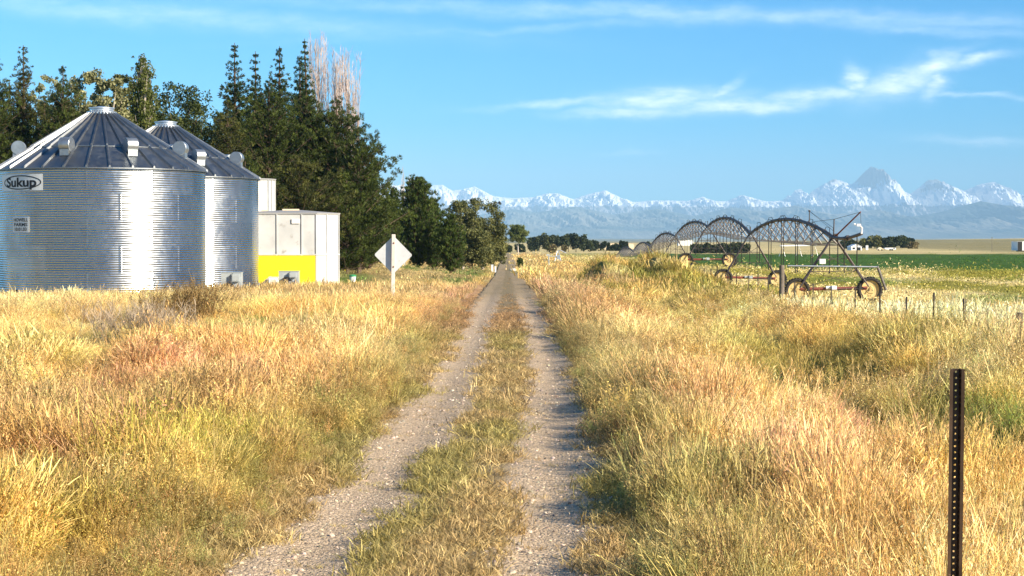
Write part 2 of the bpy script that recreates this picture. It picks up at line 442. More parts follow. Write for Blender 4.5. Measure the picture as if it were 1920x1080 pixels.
def build_path():
    ys = [-30., -15, -5, 0, 4]
    while ys[-1] < 520: ys.append(ys[-1] + max(.18, ys[-1] * .012))
    ys = np.array(ys); us = np.linspace(-1.35, 1.3, 54)
    U, Y = np.meshgrid(us, ys)
    wob = (fbm(U * 0 + np.sign(U) * 7.3, Y * .8, 5, 3) - .5) * .35
    X = pc(Y) + U + wob * ss(.8, 1.3, np.abs(U))
    Z = H(X, Y) + .014 + .0004 * Y
    edge = ss(1.12, 1.3, np.abs(U)); Z = Z - edge * (.05 + .0007 * Y)
    nx, ny = len(us), len(ys)
    V = np.stack([X, Y, Z], -1).reshape(-1, 3)
    i = (np.arange(ny - 1)[:, None] * nx + np.arange(nx - 1)[None, :]).ravel()
    Fc = np.stack([i, i + 1, i + nx + 1, i + nx], -1)
    strip = (1 - ss(.24, .40, np.abs(U + (fbm(U * 3, Y * 1.1, 15, 3) - .5) * .3)))
    edgeg = ss(1.0, 1.2, np.abs(U) + (fbm(U * 2, Y * 1.3, 25, 3) - .5) * .35)
    m, nt, out = new_mat('gravel')
    p = N(nt, 'ShaderNodeBsdfPrincipled'); nt.links.new(p.outputs[0], out.inputs[0]); p.inputs['Roughness'].default_value = .9
    p.inputs['Specular IOR Level'].default_value = .2
    a = N(nt, 'ShaderNodeAttribute', attribute_name='mask'); tc = N(nt, 'ShaderNodeTexCoord')
    v = N(nt, 'ShaderNodeTexVoronoi', i_Scale=34.); nt.links.new(tc.outputs['Object'], v.inputs['Vector'])
    v2 = N(nt, 'ShaderNodeTexVoronoi', i_Scale=75.); nt.links.new(tc.outputs['Object'], v2.inputs['Vector'])
    n1 = N(nt, 'ShaderNodeTexNoise', i_Scale=1.3, i_Detail=8., i_Roughness=.65); nt.links.new(tc.outputs['Object'], n1.inputs['Vector'])
    n2 = N(nt, 'ShaderNodeTexNoise', i_Scale=40., i_Detail=4.); nt.links.new(tc.outputs['Object'], n2.inputs['Vector'])
    sep = N(nt, 'ShaderNodeSeparateColor'); nt.links.new(v.outputs['Color'], sep.inputs[0])
    sep2 = N(nt, 'ShaderNodeSeparateColor'); nt.links.new(v2.outputs['Color'], sep2.inputs[0])
    c = mixc(nt, (.12, .09, .055), (.88, .67, .44), sep.outputs[0])
    c = mixc(nt, c, mixc(nt, (.15, .11, .07), (.80, .61, .41), sep2.outputs[1]), .6)
    c = mixc(nt, c, (.50, .38, .25), ramp(nt, n1.outputs[0], .42, .68, (0, 0, 0), (.7, .7, .7)))
    soil = mixc(nt, (.15, .12, .07), (.36, .28, .15), n2.outputs[0])
    c = mixc(nt, c, soil, a.outputs['Fac'])
    nt.links.new(c, p.inputs['Base Color'])
    hgt = mixc(nt, v.outputs['Distance'], v2.outputs['Distance'], .4)
    b = N(nt, 'ShaderNodeBump', i_Strength=1., i_Distance=.02, invert=True); nt.links.new(hgt, b.inputs['Height'])
    b2 = N(nt, 'ShaderNodeBump', i_Strength=.5, i_Distance=.06); nt.links.new(n1.outputs[0], b2.inputs['Height']); nt.links.new(b.outputs[0], b2.inputs['Normal'])
    nt.links.new(b2.outputs[0], p.inputs['Normal'])
    mk = np.maximum(np.maximum(strip, edgeg), ss(55, 85, Y) * (.45 + .5 * fbm(U * 2, Y * .2, 35, 3)))
    me = mesh_np('path', V, Fc, m, True, {'mask': mk.ravel()})
    tag(link('path', me), kind='structure')


build_ground()
build_path()

# ------------------------------------------------------------------ grass tufts
def ribbons(P, D, L, W, bend, tint, side=None, tipw=.25):
    """P base (n,3), D unit dir, L lengths, W widths, bend vec (n,3) added at the tip; 6 verts, 2 quads each"""
    n = len(P)
    if side is None:
        a = rng.uniform(0, 2 * PI, n); side = np.stack([np.cos(a), np.sin(a), np.zeros(n)], -1)
    mid = P + D * (L * .55)[:, None] + bend * .28; tip = P + D * L[:, None] + bend
    h = side * (W / 2)[:, None]
    V = np.stack([P - h, P + h, mid - h * .9, mid + h * .9, tip - h * tipw, tip + h * tipw], 1).reshape(-1, 3)
    i = np.arange(n)[:, None] * 6
    Fc = np.concatenate([i + np.array([[0, 1, 3, 2]]), i + np.array([[2, 3, 5, 4]])], 0)
    return V, Fc, np.repeat(tint, 6)


def diamonds(P, D, L, W, tint):
    n = len(P); r = rng.normal(size=(n, 3)); s = np.cross(D, r); s /= np.linalg.norm(s, axis=1)[:, None] + 1e-9
    h = s * (W / 2)[:, None]
    V = np.stack([P, P + D * (L * .5)[:, None] + h, P + D * L[:, None], P + D * (L * .5)[:, None] - h], 1).reshape(-1, 3)
    Fc = np.arange(n * 4).reshape(-1, 4)
    return V, Fc, np.repeat(tint, 4)


def join(parts):
    vs, fs, ts = [], [], []; b = 0
    for V, Fc, t in parts:
        vs.append(V); fs.append(Fc + b); ts.append(t); b += len(V)
    return np.concatenate(vs), np.concatenate(fs), np.concatenate(ts)


def rdirs(n, spread, up=1.):
    a = rng.uniform(0, 2 * PI, n); r = spread * np.sqrt(rng.uniform(0, 1, n))
    d = np.stack([np.cos(a) * r, np.sin(a) * r, np.full(n, up)], -1)
    return d / np.linalg.norm(d, axis=1)[:, None]


def tuft_tall(n=26, rad=.12, h=(.35, .7), w=.006, heads=True):
    P = np.zeros((n, 3)); a = rng.uniform(0, 2 * PI, n); rr = rad * np.sqrt(rng.uniform(0, 1, n)); P[:, 0] = np.cos(a) * rr; P[:, 1] = np.sin(a) * rr
    D = rdirs(n, .38); L = rng.uniform(h[0], h[1], n); W = rng.uniform(.7, 1.4, n) * w
    B = D * [1, 1, 0] * (L * .5)[:, None] + rng.normal(size=(n, 3)) * .03; B[:, 2] -= L * .08 * rng.uniform(0, 2, n)
    t = rng.uniform(0, 1, n); parts = [ribbons(P, D, L, W, B, t)]
    if heads:
        k = rng.random(n) < .6; m = int(k.sum()); tip = (P + D * L[:, None] + B)[k]
        for q in range(4):
            dd = D[k] + rng.normal(size=(m, 3)) * .35; dd /= np.linalg.norm(dd, axis=1)[:, None]
            parts.append(diamonds(tip - D[k] * .035 * q, dd, rng.uniform(.035, .06, m), np.full(m, .0062), np.clip(t[k] + .3, 0, 1.2)))
    return join(parts)


def tuft_weed(stems=10, h=.5, leaf=.022):
    parts = []
    P = np.zeros((stems, 3)); D = rdirs(stems, .75); L = rng.uniform(.6, 1, stems) * h
    B = rng.normal(size=(stems, 3)) * .05
    parts.append(ribbons(P, D, L, np.full(stems, .006), B, rng.uniform(0, .5, stems)))
    m = 16
    for s in range(stems):
        t = rng.uniform(.3, 1, m); base = D[s] * (L[s] * t)[:, None] + B[s] * (t ** 2)[:, None]
        d = rdirs(m, 1.1); parts.append(ribbons(base, d, rng.uniform(.5, 1.1, m) * .13 * (h / .5), np.full(m, .004), rng.normal(size=(m, 3)) * .02, rng.uniform(0, 1, m)))
        k = 34; t = rng.uniform(.35, 1.05, k); base = D[s] * (L[s] * t)[:, None] + rng.normal(size=(k, 3)) * .045
        d = rng.normal(size=(k, 3)); d /= np.linalg.norm(d, axis=1)[:, None]
        parts.append(diamonds(base, d, rng.uniform(.6, 1.2, k) * leaf, rng.uniform(.3, .6, k) * leaf, rng.uniform(.2, 1.1, k)))
    return join(parts)


def tuft_short(n=34, rad=.14, h=(.04, .13), w=.006):
    P = np.zeros((n, 3)); a = rng.uniform(0, 2 * PI, n); rr = rad * np.sqrt(rng.uniform(0, 1, n)); P[:, 0] = np.cos(a) * rr; P[:, 1] = np.sin(a) * rr
    D = rdirs(n, 1.1); L = rng.uniform(h[0], h[1], n); W = rng.uniform(.7, 1.5, n) * w
    return ribbons(P, D, L, W, D * [1, 1, -.3] * (L * .5)[:, None], rng.uniform(0, 1, n))


def tuft_leafy(n=40):
    P = rng.normal(size=(n, 3)) * [.09, .09, .04]; P[:, 2] = np.abs(P[:, 2]) + .03
    return diamonds(P, rdirs(n, 1.6), rng.uniform(.03, .055, n), rng.uniform(.014, .026, n), rng.uniform(0, 1, n))


def tuft_far(n=22, h=(.25, .6), w=.022, rad=.32):
    P = np.zeros((n, 3)); P[:, :2] = rng.uniform(-rad, rad, (n, 2)); D = rdirs(n, .45); L = rng.uniform(h[0], h[1], n)
    return ribbons(P, D, L, rng.uniform(.6, 1.4, n) * w, D * [1, 1, 0] * (L * .4)[:, None], rng.uniform(0, 1, n), tipw=.5)


SRC = bpy.data.collections.new('grass_sources')     # never linked to the scene
SRC_N = []


def source(kind, tri):
    V, Fc, t = tri
    me = mesh_np('tuft_' + kind, V, Fc, M['grass'], False, {'tint': t})
    o = bpy.data.objects.new('%02d_%s' % (len(SRC_N), kind), me); SRC.objects.link(o); SRC_N.append(kind)


for i in range(4): source('tall', tuft_tall(30, .13, (.32, .68), .0068))
for i in range(2): source('lean', tuft_tall(22, .11, (.42, .85), .0058))
for i in range(3): source('weed', tuft_weed())
for i in range(3): source('short', tuft_short())
for i in range(2): source('leafy', tuft_leafy(60))
def tuft_stalk(n=5):
    P = rng.normal(size=(n, 3)) * [.05, .05, 0]; D = rdirs(n, .28); L = rng.uniform(.75, 1.1, n); B = D * [1, 1, 0] * .15
    parts = [ribbons(P, D, L, np.full(n, .0055), B, rng.uniform(.5, 1, n), tipw=.6)]
    for q in range(7):
        dd = D + rng.normal(size=(n, 3)) * .6; dd /= np.linalg.norm(dd, axis=1)[:, None]
        parts.append(ribbons(P + D * (L * (1.0 - .055 * q))[:, None] + B * (1 - .08 * q), dd, rng.uniform(.05, .12, n), np.full(n, .006), np.zeros((n, 3)), rng.uniform(.6, 1.2, n)))
    return join(parts)


def tuft_kochia():
    n = 420; v = rng.normal(size=(n, 3)); v /= np.linalg.norm(v, axis=1)[:, None]; r_ = rng.uniform(.3, 1, n) ** .5
    P = v * r_[:, None] * [.26, .26, .24] + [0, 0, .24]; P[:, 2] = np.maximum(P[:, 2], .02); dv = v * .5 + rng.normal(size=(n, 3)) * .4 + [0, 0, .6]; dv /= np.linalg.norm(dv, axis=1)[:, None]
    a = ribbons(P, dv, rng.uniform(.05, .12, n), rng.uniform(.004, .008, n), rng.normal(size=(n, 3)) * .01, rng.uniform(0, 1, n), tipw=.4)
    m = 14; b = ribbons(np.zeros((m, 3)), rdirs(m, .8), rng.uniform(.3, .5, m), np.full(m, .007), np.zeros((m, 3)), rng.uniform(0, .6, m))
    return join([a, b])


for i in range(2): source('stalk', tuft_stalk())
for i in range(3): source('kochia', tuft_kochia())
for i in range(3): source('far', tuft_far())
for i in range(2): source('farshort', tuft_far(26, (.08, .2), .03, .6))
KI = {k: [i for i, q in enumerate(SRC_N) if q == k] for k in set(SRC_N)}


def gn_group(coll):
    ng = bpy.data.node_groups.new('scatter', 'GeometryNodeTree')
    ng.interface.new_socket('Geometry', in_out='INPUT', socket_type='NodeSocketGeometry')
    ng.interface.new_socket('Geometry', in_out='OUTPUT', socket_type='NodeSocketGeometry')
    n = ng.nodes; l = ng.links
    gi = n.new('NodeGroupInput'); go = n.new('NodeGroupOutput')
    ci = n.new('GeometryNodeCollectionInfo'); ci.inputs['Collection'].default_value = coll
    ci.inputs['Separate Children'].default_value = True; ci.inputs['Reset Children'].default_value = True
    iop = n.new('GeometryNodeInstanceOnPoints'); iop.inputs['Pick Instance'].default_value = True
    def na(nm, ty):
        a = n.new('GeometryNodeInputNamedAttribute'); a.data_type = ty; a.inputs['Name'].default_value = nm
        return [s for s in a.outputs if s.enabled and s.name == 'Attribute'][0]
    l.new(gi.outputs[0], iop.inputs['Points']); l.new(ci.outputs[0], iop.inputs['Instance'])
    l.new(na('idx', 'INT'), iop.inputs['Instance Index'])
    l.new(na('rot', 'FLOAT_VECTOR'), iop.inputs['Rotation']); l.new(na('scl', 'FLOAT_VECTOR'), iop.inputs['Scale'])
    l.new(iop.outputs[0], go.inputs[0])
    return ng


NG = gn_group(SRC)


def scatter(name, P, idx, rot, scl, col, label, cat, ng=None):
    me = bpy.data.meshes.new(name); me.vertices.add(len(P)); me.vertices.foreach_set('co', np.asarray(P, np.float32).ravel())
    a = me.attributes.new('idx', 'INT', 'POINT'); a.data.foreach_set('value', np.asarray(idx, np.int32))
    a = me.attributes.new('rot', 'FLOAT_VECTOR', 'POINT'); a.data.foreach_set('vector', np.asarray(rot, np.float32).ravel())
    a = me.attributes.new('scl', 'FLOAT_VECTOR', 'POINT'); a.data.foreach_set('vector', np.asarray(scl, np.float32).ravel())
    c4 = np.hstack([col, np.ones((len(col), 1))]).astype(np.float32)
    a = me.attributes.new('col', 'FLOAT_COLOR', 'POINT'); a.data.foreach_set('color', c4.ravel())
    o = link(name, me); md = o.modifiers.new('scatter', 'NODES'); md.node_group = ng or NG
    return tag(o, label, cat, kind='stuff')


def pick(kinds, r):
    arr = np.array(kinds); return arr[(r * len(arr)).astype(int) % len(arr)]


BLOCK = []      # (x, y, r) circles kept clear
BIN1 = at(192, 455, 85); BIN2 = at(312, 455, 94.9); WBIN = at(542, 455, 101); WTALL = at(467, 455, 112)
for p, r_ in ((BIN1, 4.75), (BIN2, 4.75), (WBIN, 2.8), (WTALL, 1.8)): BLOCK.append((p.x, p.y, r_))


def field_points(y0, y1, dens, margin=3.):
    wmax = .2899 * y1 + margin
    n = int(dens * (y1 - y0) * 2 * wmax)
    x = rng.uniform(-wmax, wmax, n); y = rng.uniform(y0, y1, n)
    k = np.abs(x) < .2899 * y + margin
    x, y = x[k], y[k]
    for bx, by, br in BLOCK:
        k = (x - bx) ** 2 + (y - by) ** 2 > br * br; x, y = x[k], y[k]
    return x, y


def grow_main():
    X, Y = [], []; 
    for y0, y1, d in ((8, 16, 50), (16, 26, 34), (26, 40, 22), (40, 62, 11), (62, 110, 4.6), (110, 200, 1.5), (200, 430, .22)):
        x, y = field_points(y0, y1, d); X.append(x); Y.append(y)
    x = np.concatenate(X); y = np.concatenate(Y); u = x - pc(y)
    edge = (fbm(u * 0 + np.sign(u) * 3.1, y * .7, 13, 3) - .5) * .45
    lo = np.where(u < 0, 1.16, np.interp(y, [8, 12, 18, 30], [1.34, 1.26, 1.14, 1.08])) + edge
    k = (np.abs(u) > lo + np.where(y > 58, .45, 0)); x, y, u, lo = x[k], y[k], u[k], lo[k]; n = len(x)
    r = rng.random(n); far = y > 60
    wn = fbm(x * .4, y * .2, 7, 3) + rng.normal(size=n) * .08
    dist_edge = np.abs(u) - lo
    weedy = (wn > .50) & ~far
    idx = pick(KI['tall'] + KI['lean'] + KI['tall'], rng.random(n))
    idx = np.where(weedy, pick(KI['weed'], rng.random(n)), idx)
    rightw = (u > 5.6) & (y < 62) & (rng.random(n) < .6); idx = np.where(rightw, pick(KI['weed'], rng.random(n)), idx)
    edgez = (dist_edge < .35) & ~far & (rng.random(n) < .7); idx = np.where(edgez, pick(KI['weed'] + KI['short'] , rng.random(n)), idx)
    dn = np.exp(-((u - 4.6) / 1.2) ** 2) * ss(.40, .58, fbm(x * .9, y * .4, 91, 3)) * (y < 60)
    idx = np.where((dn > .35) & (rng.random(n) < .5), pick(KI['leafy'], rng.random(n)), idx)
    hot = np.zeros(n)
    for sx, sy, rx, ry, cc, st in SPOTS:
        if cc is not BROWN: hot = np.maximum(hot, np.exp(-((x - sx) / rx) ** 2 - ((y - sy) / ry) ** 2))
    kx = (((hot > .35) & (rng.random(n) < .42)) | (rng.random(n) < .045)) & ~far & (dist_edge > .2) & (dn < .3)
    idx = np.where(kx, pick(KI['kochia'], rng.random(n)), idx)
    idx = np.where((rng.random(n) < .035) & (y < 27) & (dist_edge > .3), pick(KI['stalk'], rng.random(n)), idx)
    idx = np.where(far, pick(KI['far'], rng.random(n)), idx)
    stub = (x > 13) & (y > 90); lw = lawn(x, y) > .5
    idx = np.where(stub | lw | (y > 200), pick(KI['farshort'], rng.random(n)), idx)
    s = rng.uniform(.75, 1.2, n) * (.75 + .5 * fbm(x * .3, y * .15, 19, 3))
    s *= np.interp(fbm(x * 1.3, y * .7, 201, 3), [.3, .42, .58, .7], [.6, .82, 1.1, 1.3])
    s *= np.where(u > 2.0, np.interp(u, [2.0, 3.0, 5.2, 6.2], [1, .72, .72, 1]), 1)
    s *= np.where(u < 0, np.interp(dist_edge, [0, .25, .9, 1.5], [.35, .55, .85, 1.]), np.interp(dist_edge, [0, .2, .5, 1.2], [.45, .68, .92, 1.]))
    s = np.where(rightw, s * 1.02, s); s = np.where(u < 0, s * np.interp(y, [30, 45, 55, 60], [1, .74, .60, .55]), s); s = np.where((u > 4) & (y > 40), s * .8, s)
    s = np.where(far & ~stub & ~lw, s * .95, s)
    s = np.where(y > 200, s * 1.3, s)
    band = (x > 10) & (y > 62) & (y < 88); s = np.where(band, s * 1.2, s)
    s = np.where((x > 7.2) & (y > 36) & (y <= 62), s * np.interp(y, [36, 44], [.8, .5]), s)
    for bx, by, br in ((-7.9, 44, 3.2), (-7.4, 35, 2.8), (-6.8, 40, 2.8), (-6.6, 31, 2.0)):
        s = s * (1 - .5 * np.exp(-((x - bx) / br) ** 2 - ((y - by) / (br * 1.6)) ** 2))
    near_lo = (y < 13) & (u < 0); s = np.where(near_lo, s * .9, s)
    s = np.where(np.isin(idx, KI['stalk']), np.minimum(s, .72), s)
    kk = np.interp(y, [8, 25, 60], [1., 1.0, 1.15]); s *= kk
    wid = s * np.interp(y, [8, 20, 40, 60, 61, 110, 200, 430], [.9, 1.1, 1.5, 1.9, 1.2, 1.5, 2.2, 2.4])
    lean = rng.normal(size=(n, 2)) * np.where(rng.random((n, 1)) < .14, .6, .16)
    rot = np.stack([lean[:, 0], lean[:, 1] - .10, rng.uniform(0, 2 * PI, n)], -1)
    col = zone_colour(x + rng.normal(size=n) * .25, y + rng.normal(size=n) * .5)
    q = fbm(x * 2.1, y * 1.1, 211, 3); col = col * np.interp(q, [.32, .45, .56, .68], [.72, .93, 1.08, 1.2])[:, None]
    low = np.interp(dist_edge, [0, .5, 1.0], [1, .75, 0]) * (y < 95)
    col = lerp(col, lerp(BROWN * .9 + 0 * col, DGREEN * 2.3, rng.random(n)), np.clip(low, 0, 1) * .75)
    isl = np.isin(idx, KI['leafy']); col = np.where(isl[:, None], GREEN * (.8 + .8 * rng.random((n, 1))), col)
    v = rng.normal(size=(n, 1)); col = np.clip(col * (1 + .24 * v) * (1 + .05 * rng.normal(size=(n, 3))), .01, .95)
    z = H(x, y) - .01
    gf = green_field(x, y) > .5; s = np.where(gf, s * .6, np.where(stub & (y > 95), s * .62, s)); k = ~gf | (rng.random(n) < .12)
    col = np.where((stub | gf)[:, None], col * .35 + zone_colour(x, y) * .65, col)
    scatter('dry_grass', np.stack([x, y, z], -1)[k], idx[k], rot[k], np.stack([wid, wid, s], -1)[k], col[k], 'tall golden dry grass and weeds either side of the track', 'grass')
    print('dry grass tufts', int(k.sum()))


def grow_strip():
    X, Y = [], []
    for y0, y1, d in ((9, 16, 210), (16, 28, 120), (28, 50, 60), (50, 75, 12), (75, 150, 1.5)):
        n = int((y1 - y0) * 2.9 * d); X.append(rng.uniform(-1.45, 1.45, n)); Y.append(rng.uniform(y0, y1, n))
    u = np.concatenate(X); y = np.concatenate(Y)
    n1 = fbm(u * 3, y * 1.1, 15, 3) - .5; n2 = fbm(u * 2.2, y * .9, 77, 3)
    wid = np.interp(y, [9, 12, 20, 60, 70, 170], [.38, .36, .30, .28, .16, .1])
    core = np.abs(u + n1 * .45) < wid
    side = (np.abs(u) > 1.05 + n1 * .5)
    scat = rng.random(len(u)) < .035
    bare = n2 + rng.normal(size=len(u)) * .05 > .66
    k = (core & ~bare) | (side) | scat
    u, y, n2 = u[k], y[k], n2[k]; n = len(u); x = u + pc(y)
    idx = pick(KI['short'], rng.random(n)); 
    s = rng.uniform(.5, 1.15, n) * np.interp(y, [9, 40, 60, 170], [.9, 1.1, .7, .6])
    s = np.where(scat[k] & ~core[k], s * .5, s)
    g = ss(.42, .6, fbm(x * 1.1, y * .35, 39, 3))
    col = lerp(lerp(STRAW * .9 + np.zeros((n, 3)), BROWN, rng.random(n)), lerp(GREEN * 1.1 + np.zeros((n, 3)), YG * .75, rng.random(n)), g * .5)
    col = lerp(col, BROWN * .95 + .25 * (PINK - BROWN), ss(33, 45, y) * .85)
    col = np.clip(col * (1 + .2 * rng.normal(size=(n, 1))), .01, .9)
    rot = np.stack([rng.normal(size=n) * .15, rng.normal(size=n) * .15, rng.uniform(0, 2 * PI, n)], -1)
    w = s * np.interp(y, [9, 30, 60, 170], [1, 1.4, 2.0, 3.])
    scatter('short_grass', np.stack([x, y, H(x, y) + .012], -1), idx, rot, np.stack([w, w, s], -1), col, 'short trodden grass between the two wheel ruts', 'grass')
    print('strip tufts', n)


PEB = bpy.data.collections.new('pebble_sources')


def build_pebbles():
    for q in range(4):
        import bmesh
        bm = bmesh.new(); bmesh.ops.create_icosphere(bm, subdivisions=1, radius=.5)
        for v in bm.verts: v.co *= random.uniform(.75, 1.15); v.co.z *= .6
        me = bpy.data.meshes.new('pebble'); bm.to_mesh(me); bm.free(); me.materials.append(PM)
        PEB.objects.link(bpy.data.objects.new('p%d' % q, me))
    n = 15000; y = 9 + 45 * rng.random(n) ** 1.8; u = rng.uniform(-1.2, 1.15, n); k = np.abs(u) > .3; y, u = y[k], u[k]; n = len(y)
    x = u + pc(y); s = np.clip(rng.lognormal(-4.45, .6, n), .005, .06)
    c = np.array((.44, .36, .27)) * rng.uniform(.3, 1.6, (n, 1)) * (1 + .05 * rng.normal(size=(n, 3)))
    rot = rng.uniform(0, 6.28, (n, 3)) * [.1, .1, 1]
    scatter('gravel', np.stack([x, y, H(x, y) + .014 + .0004 * y], -1), rng.integers(0, 4, n), rot, np.repeat(s[:, None], 3, 1) * 1.15, np.clip(c, 0, .8),
            'loose grey gravel lying in the wheel ruts', 'gravel', gn_group(PEB))


PM, _nt, _out = new_mat('pebble_stone')
_p = N(_nt, 'ShaderNodeBsdfPrincipled'); _a = N(_nt, 'ShaderNodeAttribute', attribute_name='col', attribute_type='INSTANCER')
_nt.links.new(_a.outputs['Color'], _p.inputs['Base Color']); _p.inputs['Roughness'].default_value = .85; _nt.links.new(_p.outputs[0], _out.inputs[0])

grow_main(); grow_strip(); build_pebbles()

# ------------------------------------------------------------------ weed bushes (things)
def bush(name, px, ytop, D, w, label, cat, mat, grey=False, stems=60):
    p = at(px, 455, D); z0 = hz(p.x, p.y); ztop = at(px, ytop, D).z; h = ztop - z0
    parts = []; P = rng.normal(size=(stems, 3)) * [w * .16, w * .14, 0]; Dr = rdirs(stems, .9 if grey else .55); L = rng.uniform(.55, 1, stems) * h
    B = rng.normal(size=(stems, 3)) * .06
    parts.append(ribbons(P, Dr, L, np.full(stems, .012), B, rng.uniform(0, .6, stems)))
    for s in range(stems):
        m = 14; t = rng.uniform(.25, 1, m); base = P[s] + Dr[s] * (L[s] * t)[:, None] + B[s] * (t ** 2)[:, None]
        d = rdirs(m, 1.0); ln = rng.uniform(.1, .28, m)
        parts.append(ribbons(base, d, ln, np.full(m, .008), rng.normal(size=(m, 3)) * .03, rng.uniform(.1, 1, m)))
        if not grey:
            k = 34; q = rng.integers(0, m, k); b2 = base[q] + d[q] * (ln[q] * rng.random(k))[:, None] + rng.normal(size=(k, 3)) * .02
            dd = rng.normal(size=(k, 3)); dd /= np.linalg.norm(dd, axis=1)[:, None]
            parts.append(diamonds(b2, dd, rng.uniform(.03, .05, k), rng.uniform(.012, .025, k), rng.uniform(0, 1, k)))
        else:
            k = 10; q = rng.integers(0, m, k); b2 = base[q] + d[q] * (ln[q] * rng.random(k))[:, None]
            parts.append(ribbons(b2, rdirs(k, 1.6), rng.uniform(.05, .16, k), np.full(k, .006), np.zeros((k, 3)), rng.uniform(0, 1, k)))
    V, Fc, t = join(parts)
    o = link(name, mesh_np(name, V, Fc, mat, False, {'tint': t}), None, (p.x, p.y, z0)); tag(o, label, cat)


bush('weed_bush', 355, 524, 46, 2.9, 'tall bushy brown seeded weed in front of the nearest round bin', 'weed', M['weed_brown'], False, 170)
bush('weed_bush', 300, 552, 45, 2.0, 'low brown weed clump left of the tall seeded weed', 'weed', M['weed_brown'], False, 60)
bush('dead_bush', 262, 560, 36, 3.0, 'leafless grey dead brush among the golden grass left of the track', 'dead brush', M['weed_grey'], True, 130)
bush('weed_bush', 425, 560, 52, 1.2, 'small brown weed clump right of the tall seeded weed', 'weed', M['weed_brown'], False, 26)

# ------------------------------------------------------------------ grain bins
def wrap_text(s, size, centre_ang, zc, rad, wfit=None, bold=.012):
    """flat text bent round a vertical cylinder; returns verts (bin local), faces"""
    cu = bpy.data.curves.new('t', 'FONT'); cu.body = s; cu.size = size; cu.align_x = 'CENTER'; cu.align_y = 'CENTER'; cu.offset = bold; cu.resolution_u = 4
    ob = bpy.data.objects.new('t', cu); COL.objects.link(ob)
    dg = bpy.context.evaluated_depsgraph_get(); me = bpy.data.meshes.new_from_object(ob.evaluated_get(dg))
    vs = [tuple(v.co) for v in me.vertices]; fs = [tuple(p.vertices) for p in me.polygons]
    bpy.data.objects.remove(ob); bpy.data.curves.remove(cu); bpy.data.meshes.remove(me)
    x0 = min(v[0] for v in vs); x1 = max(v[0] for v in vs); k = wfit / (x1 - x0) if wfit else 1; xc = (x0 + x1) / 2
    out = []
    for v in vs:
        a = centre_ang + (v[0] - xc) * k / rad
        out.append((math.sin(a) * rad, -math.cos(a) * rad, zc + v[1]))
    return out, fs


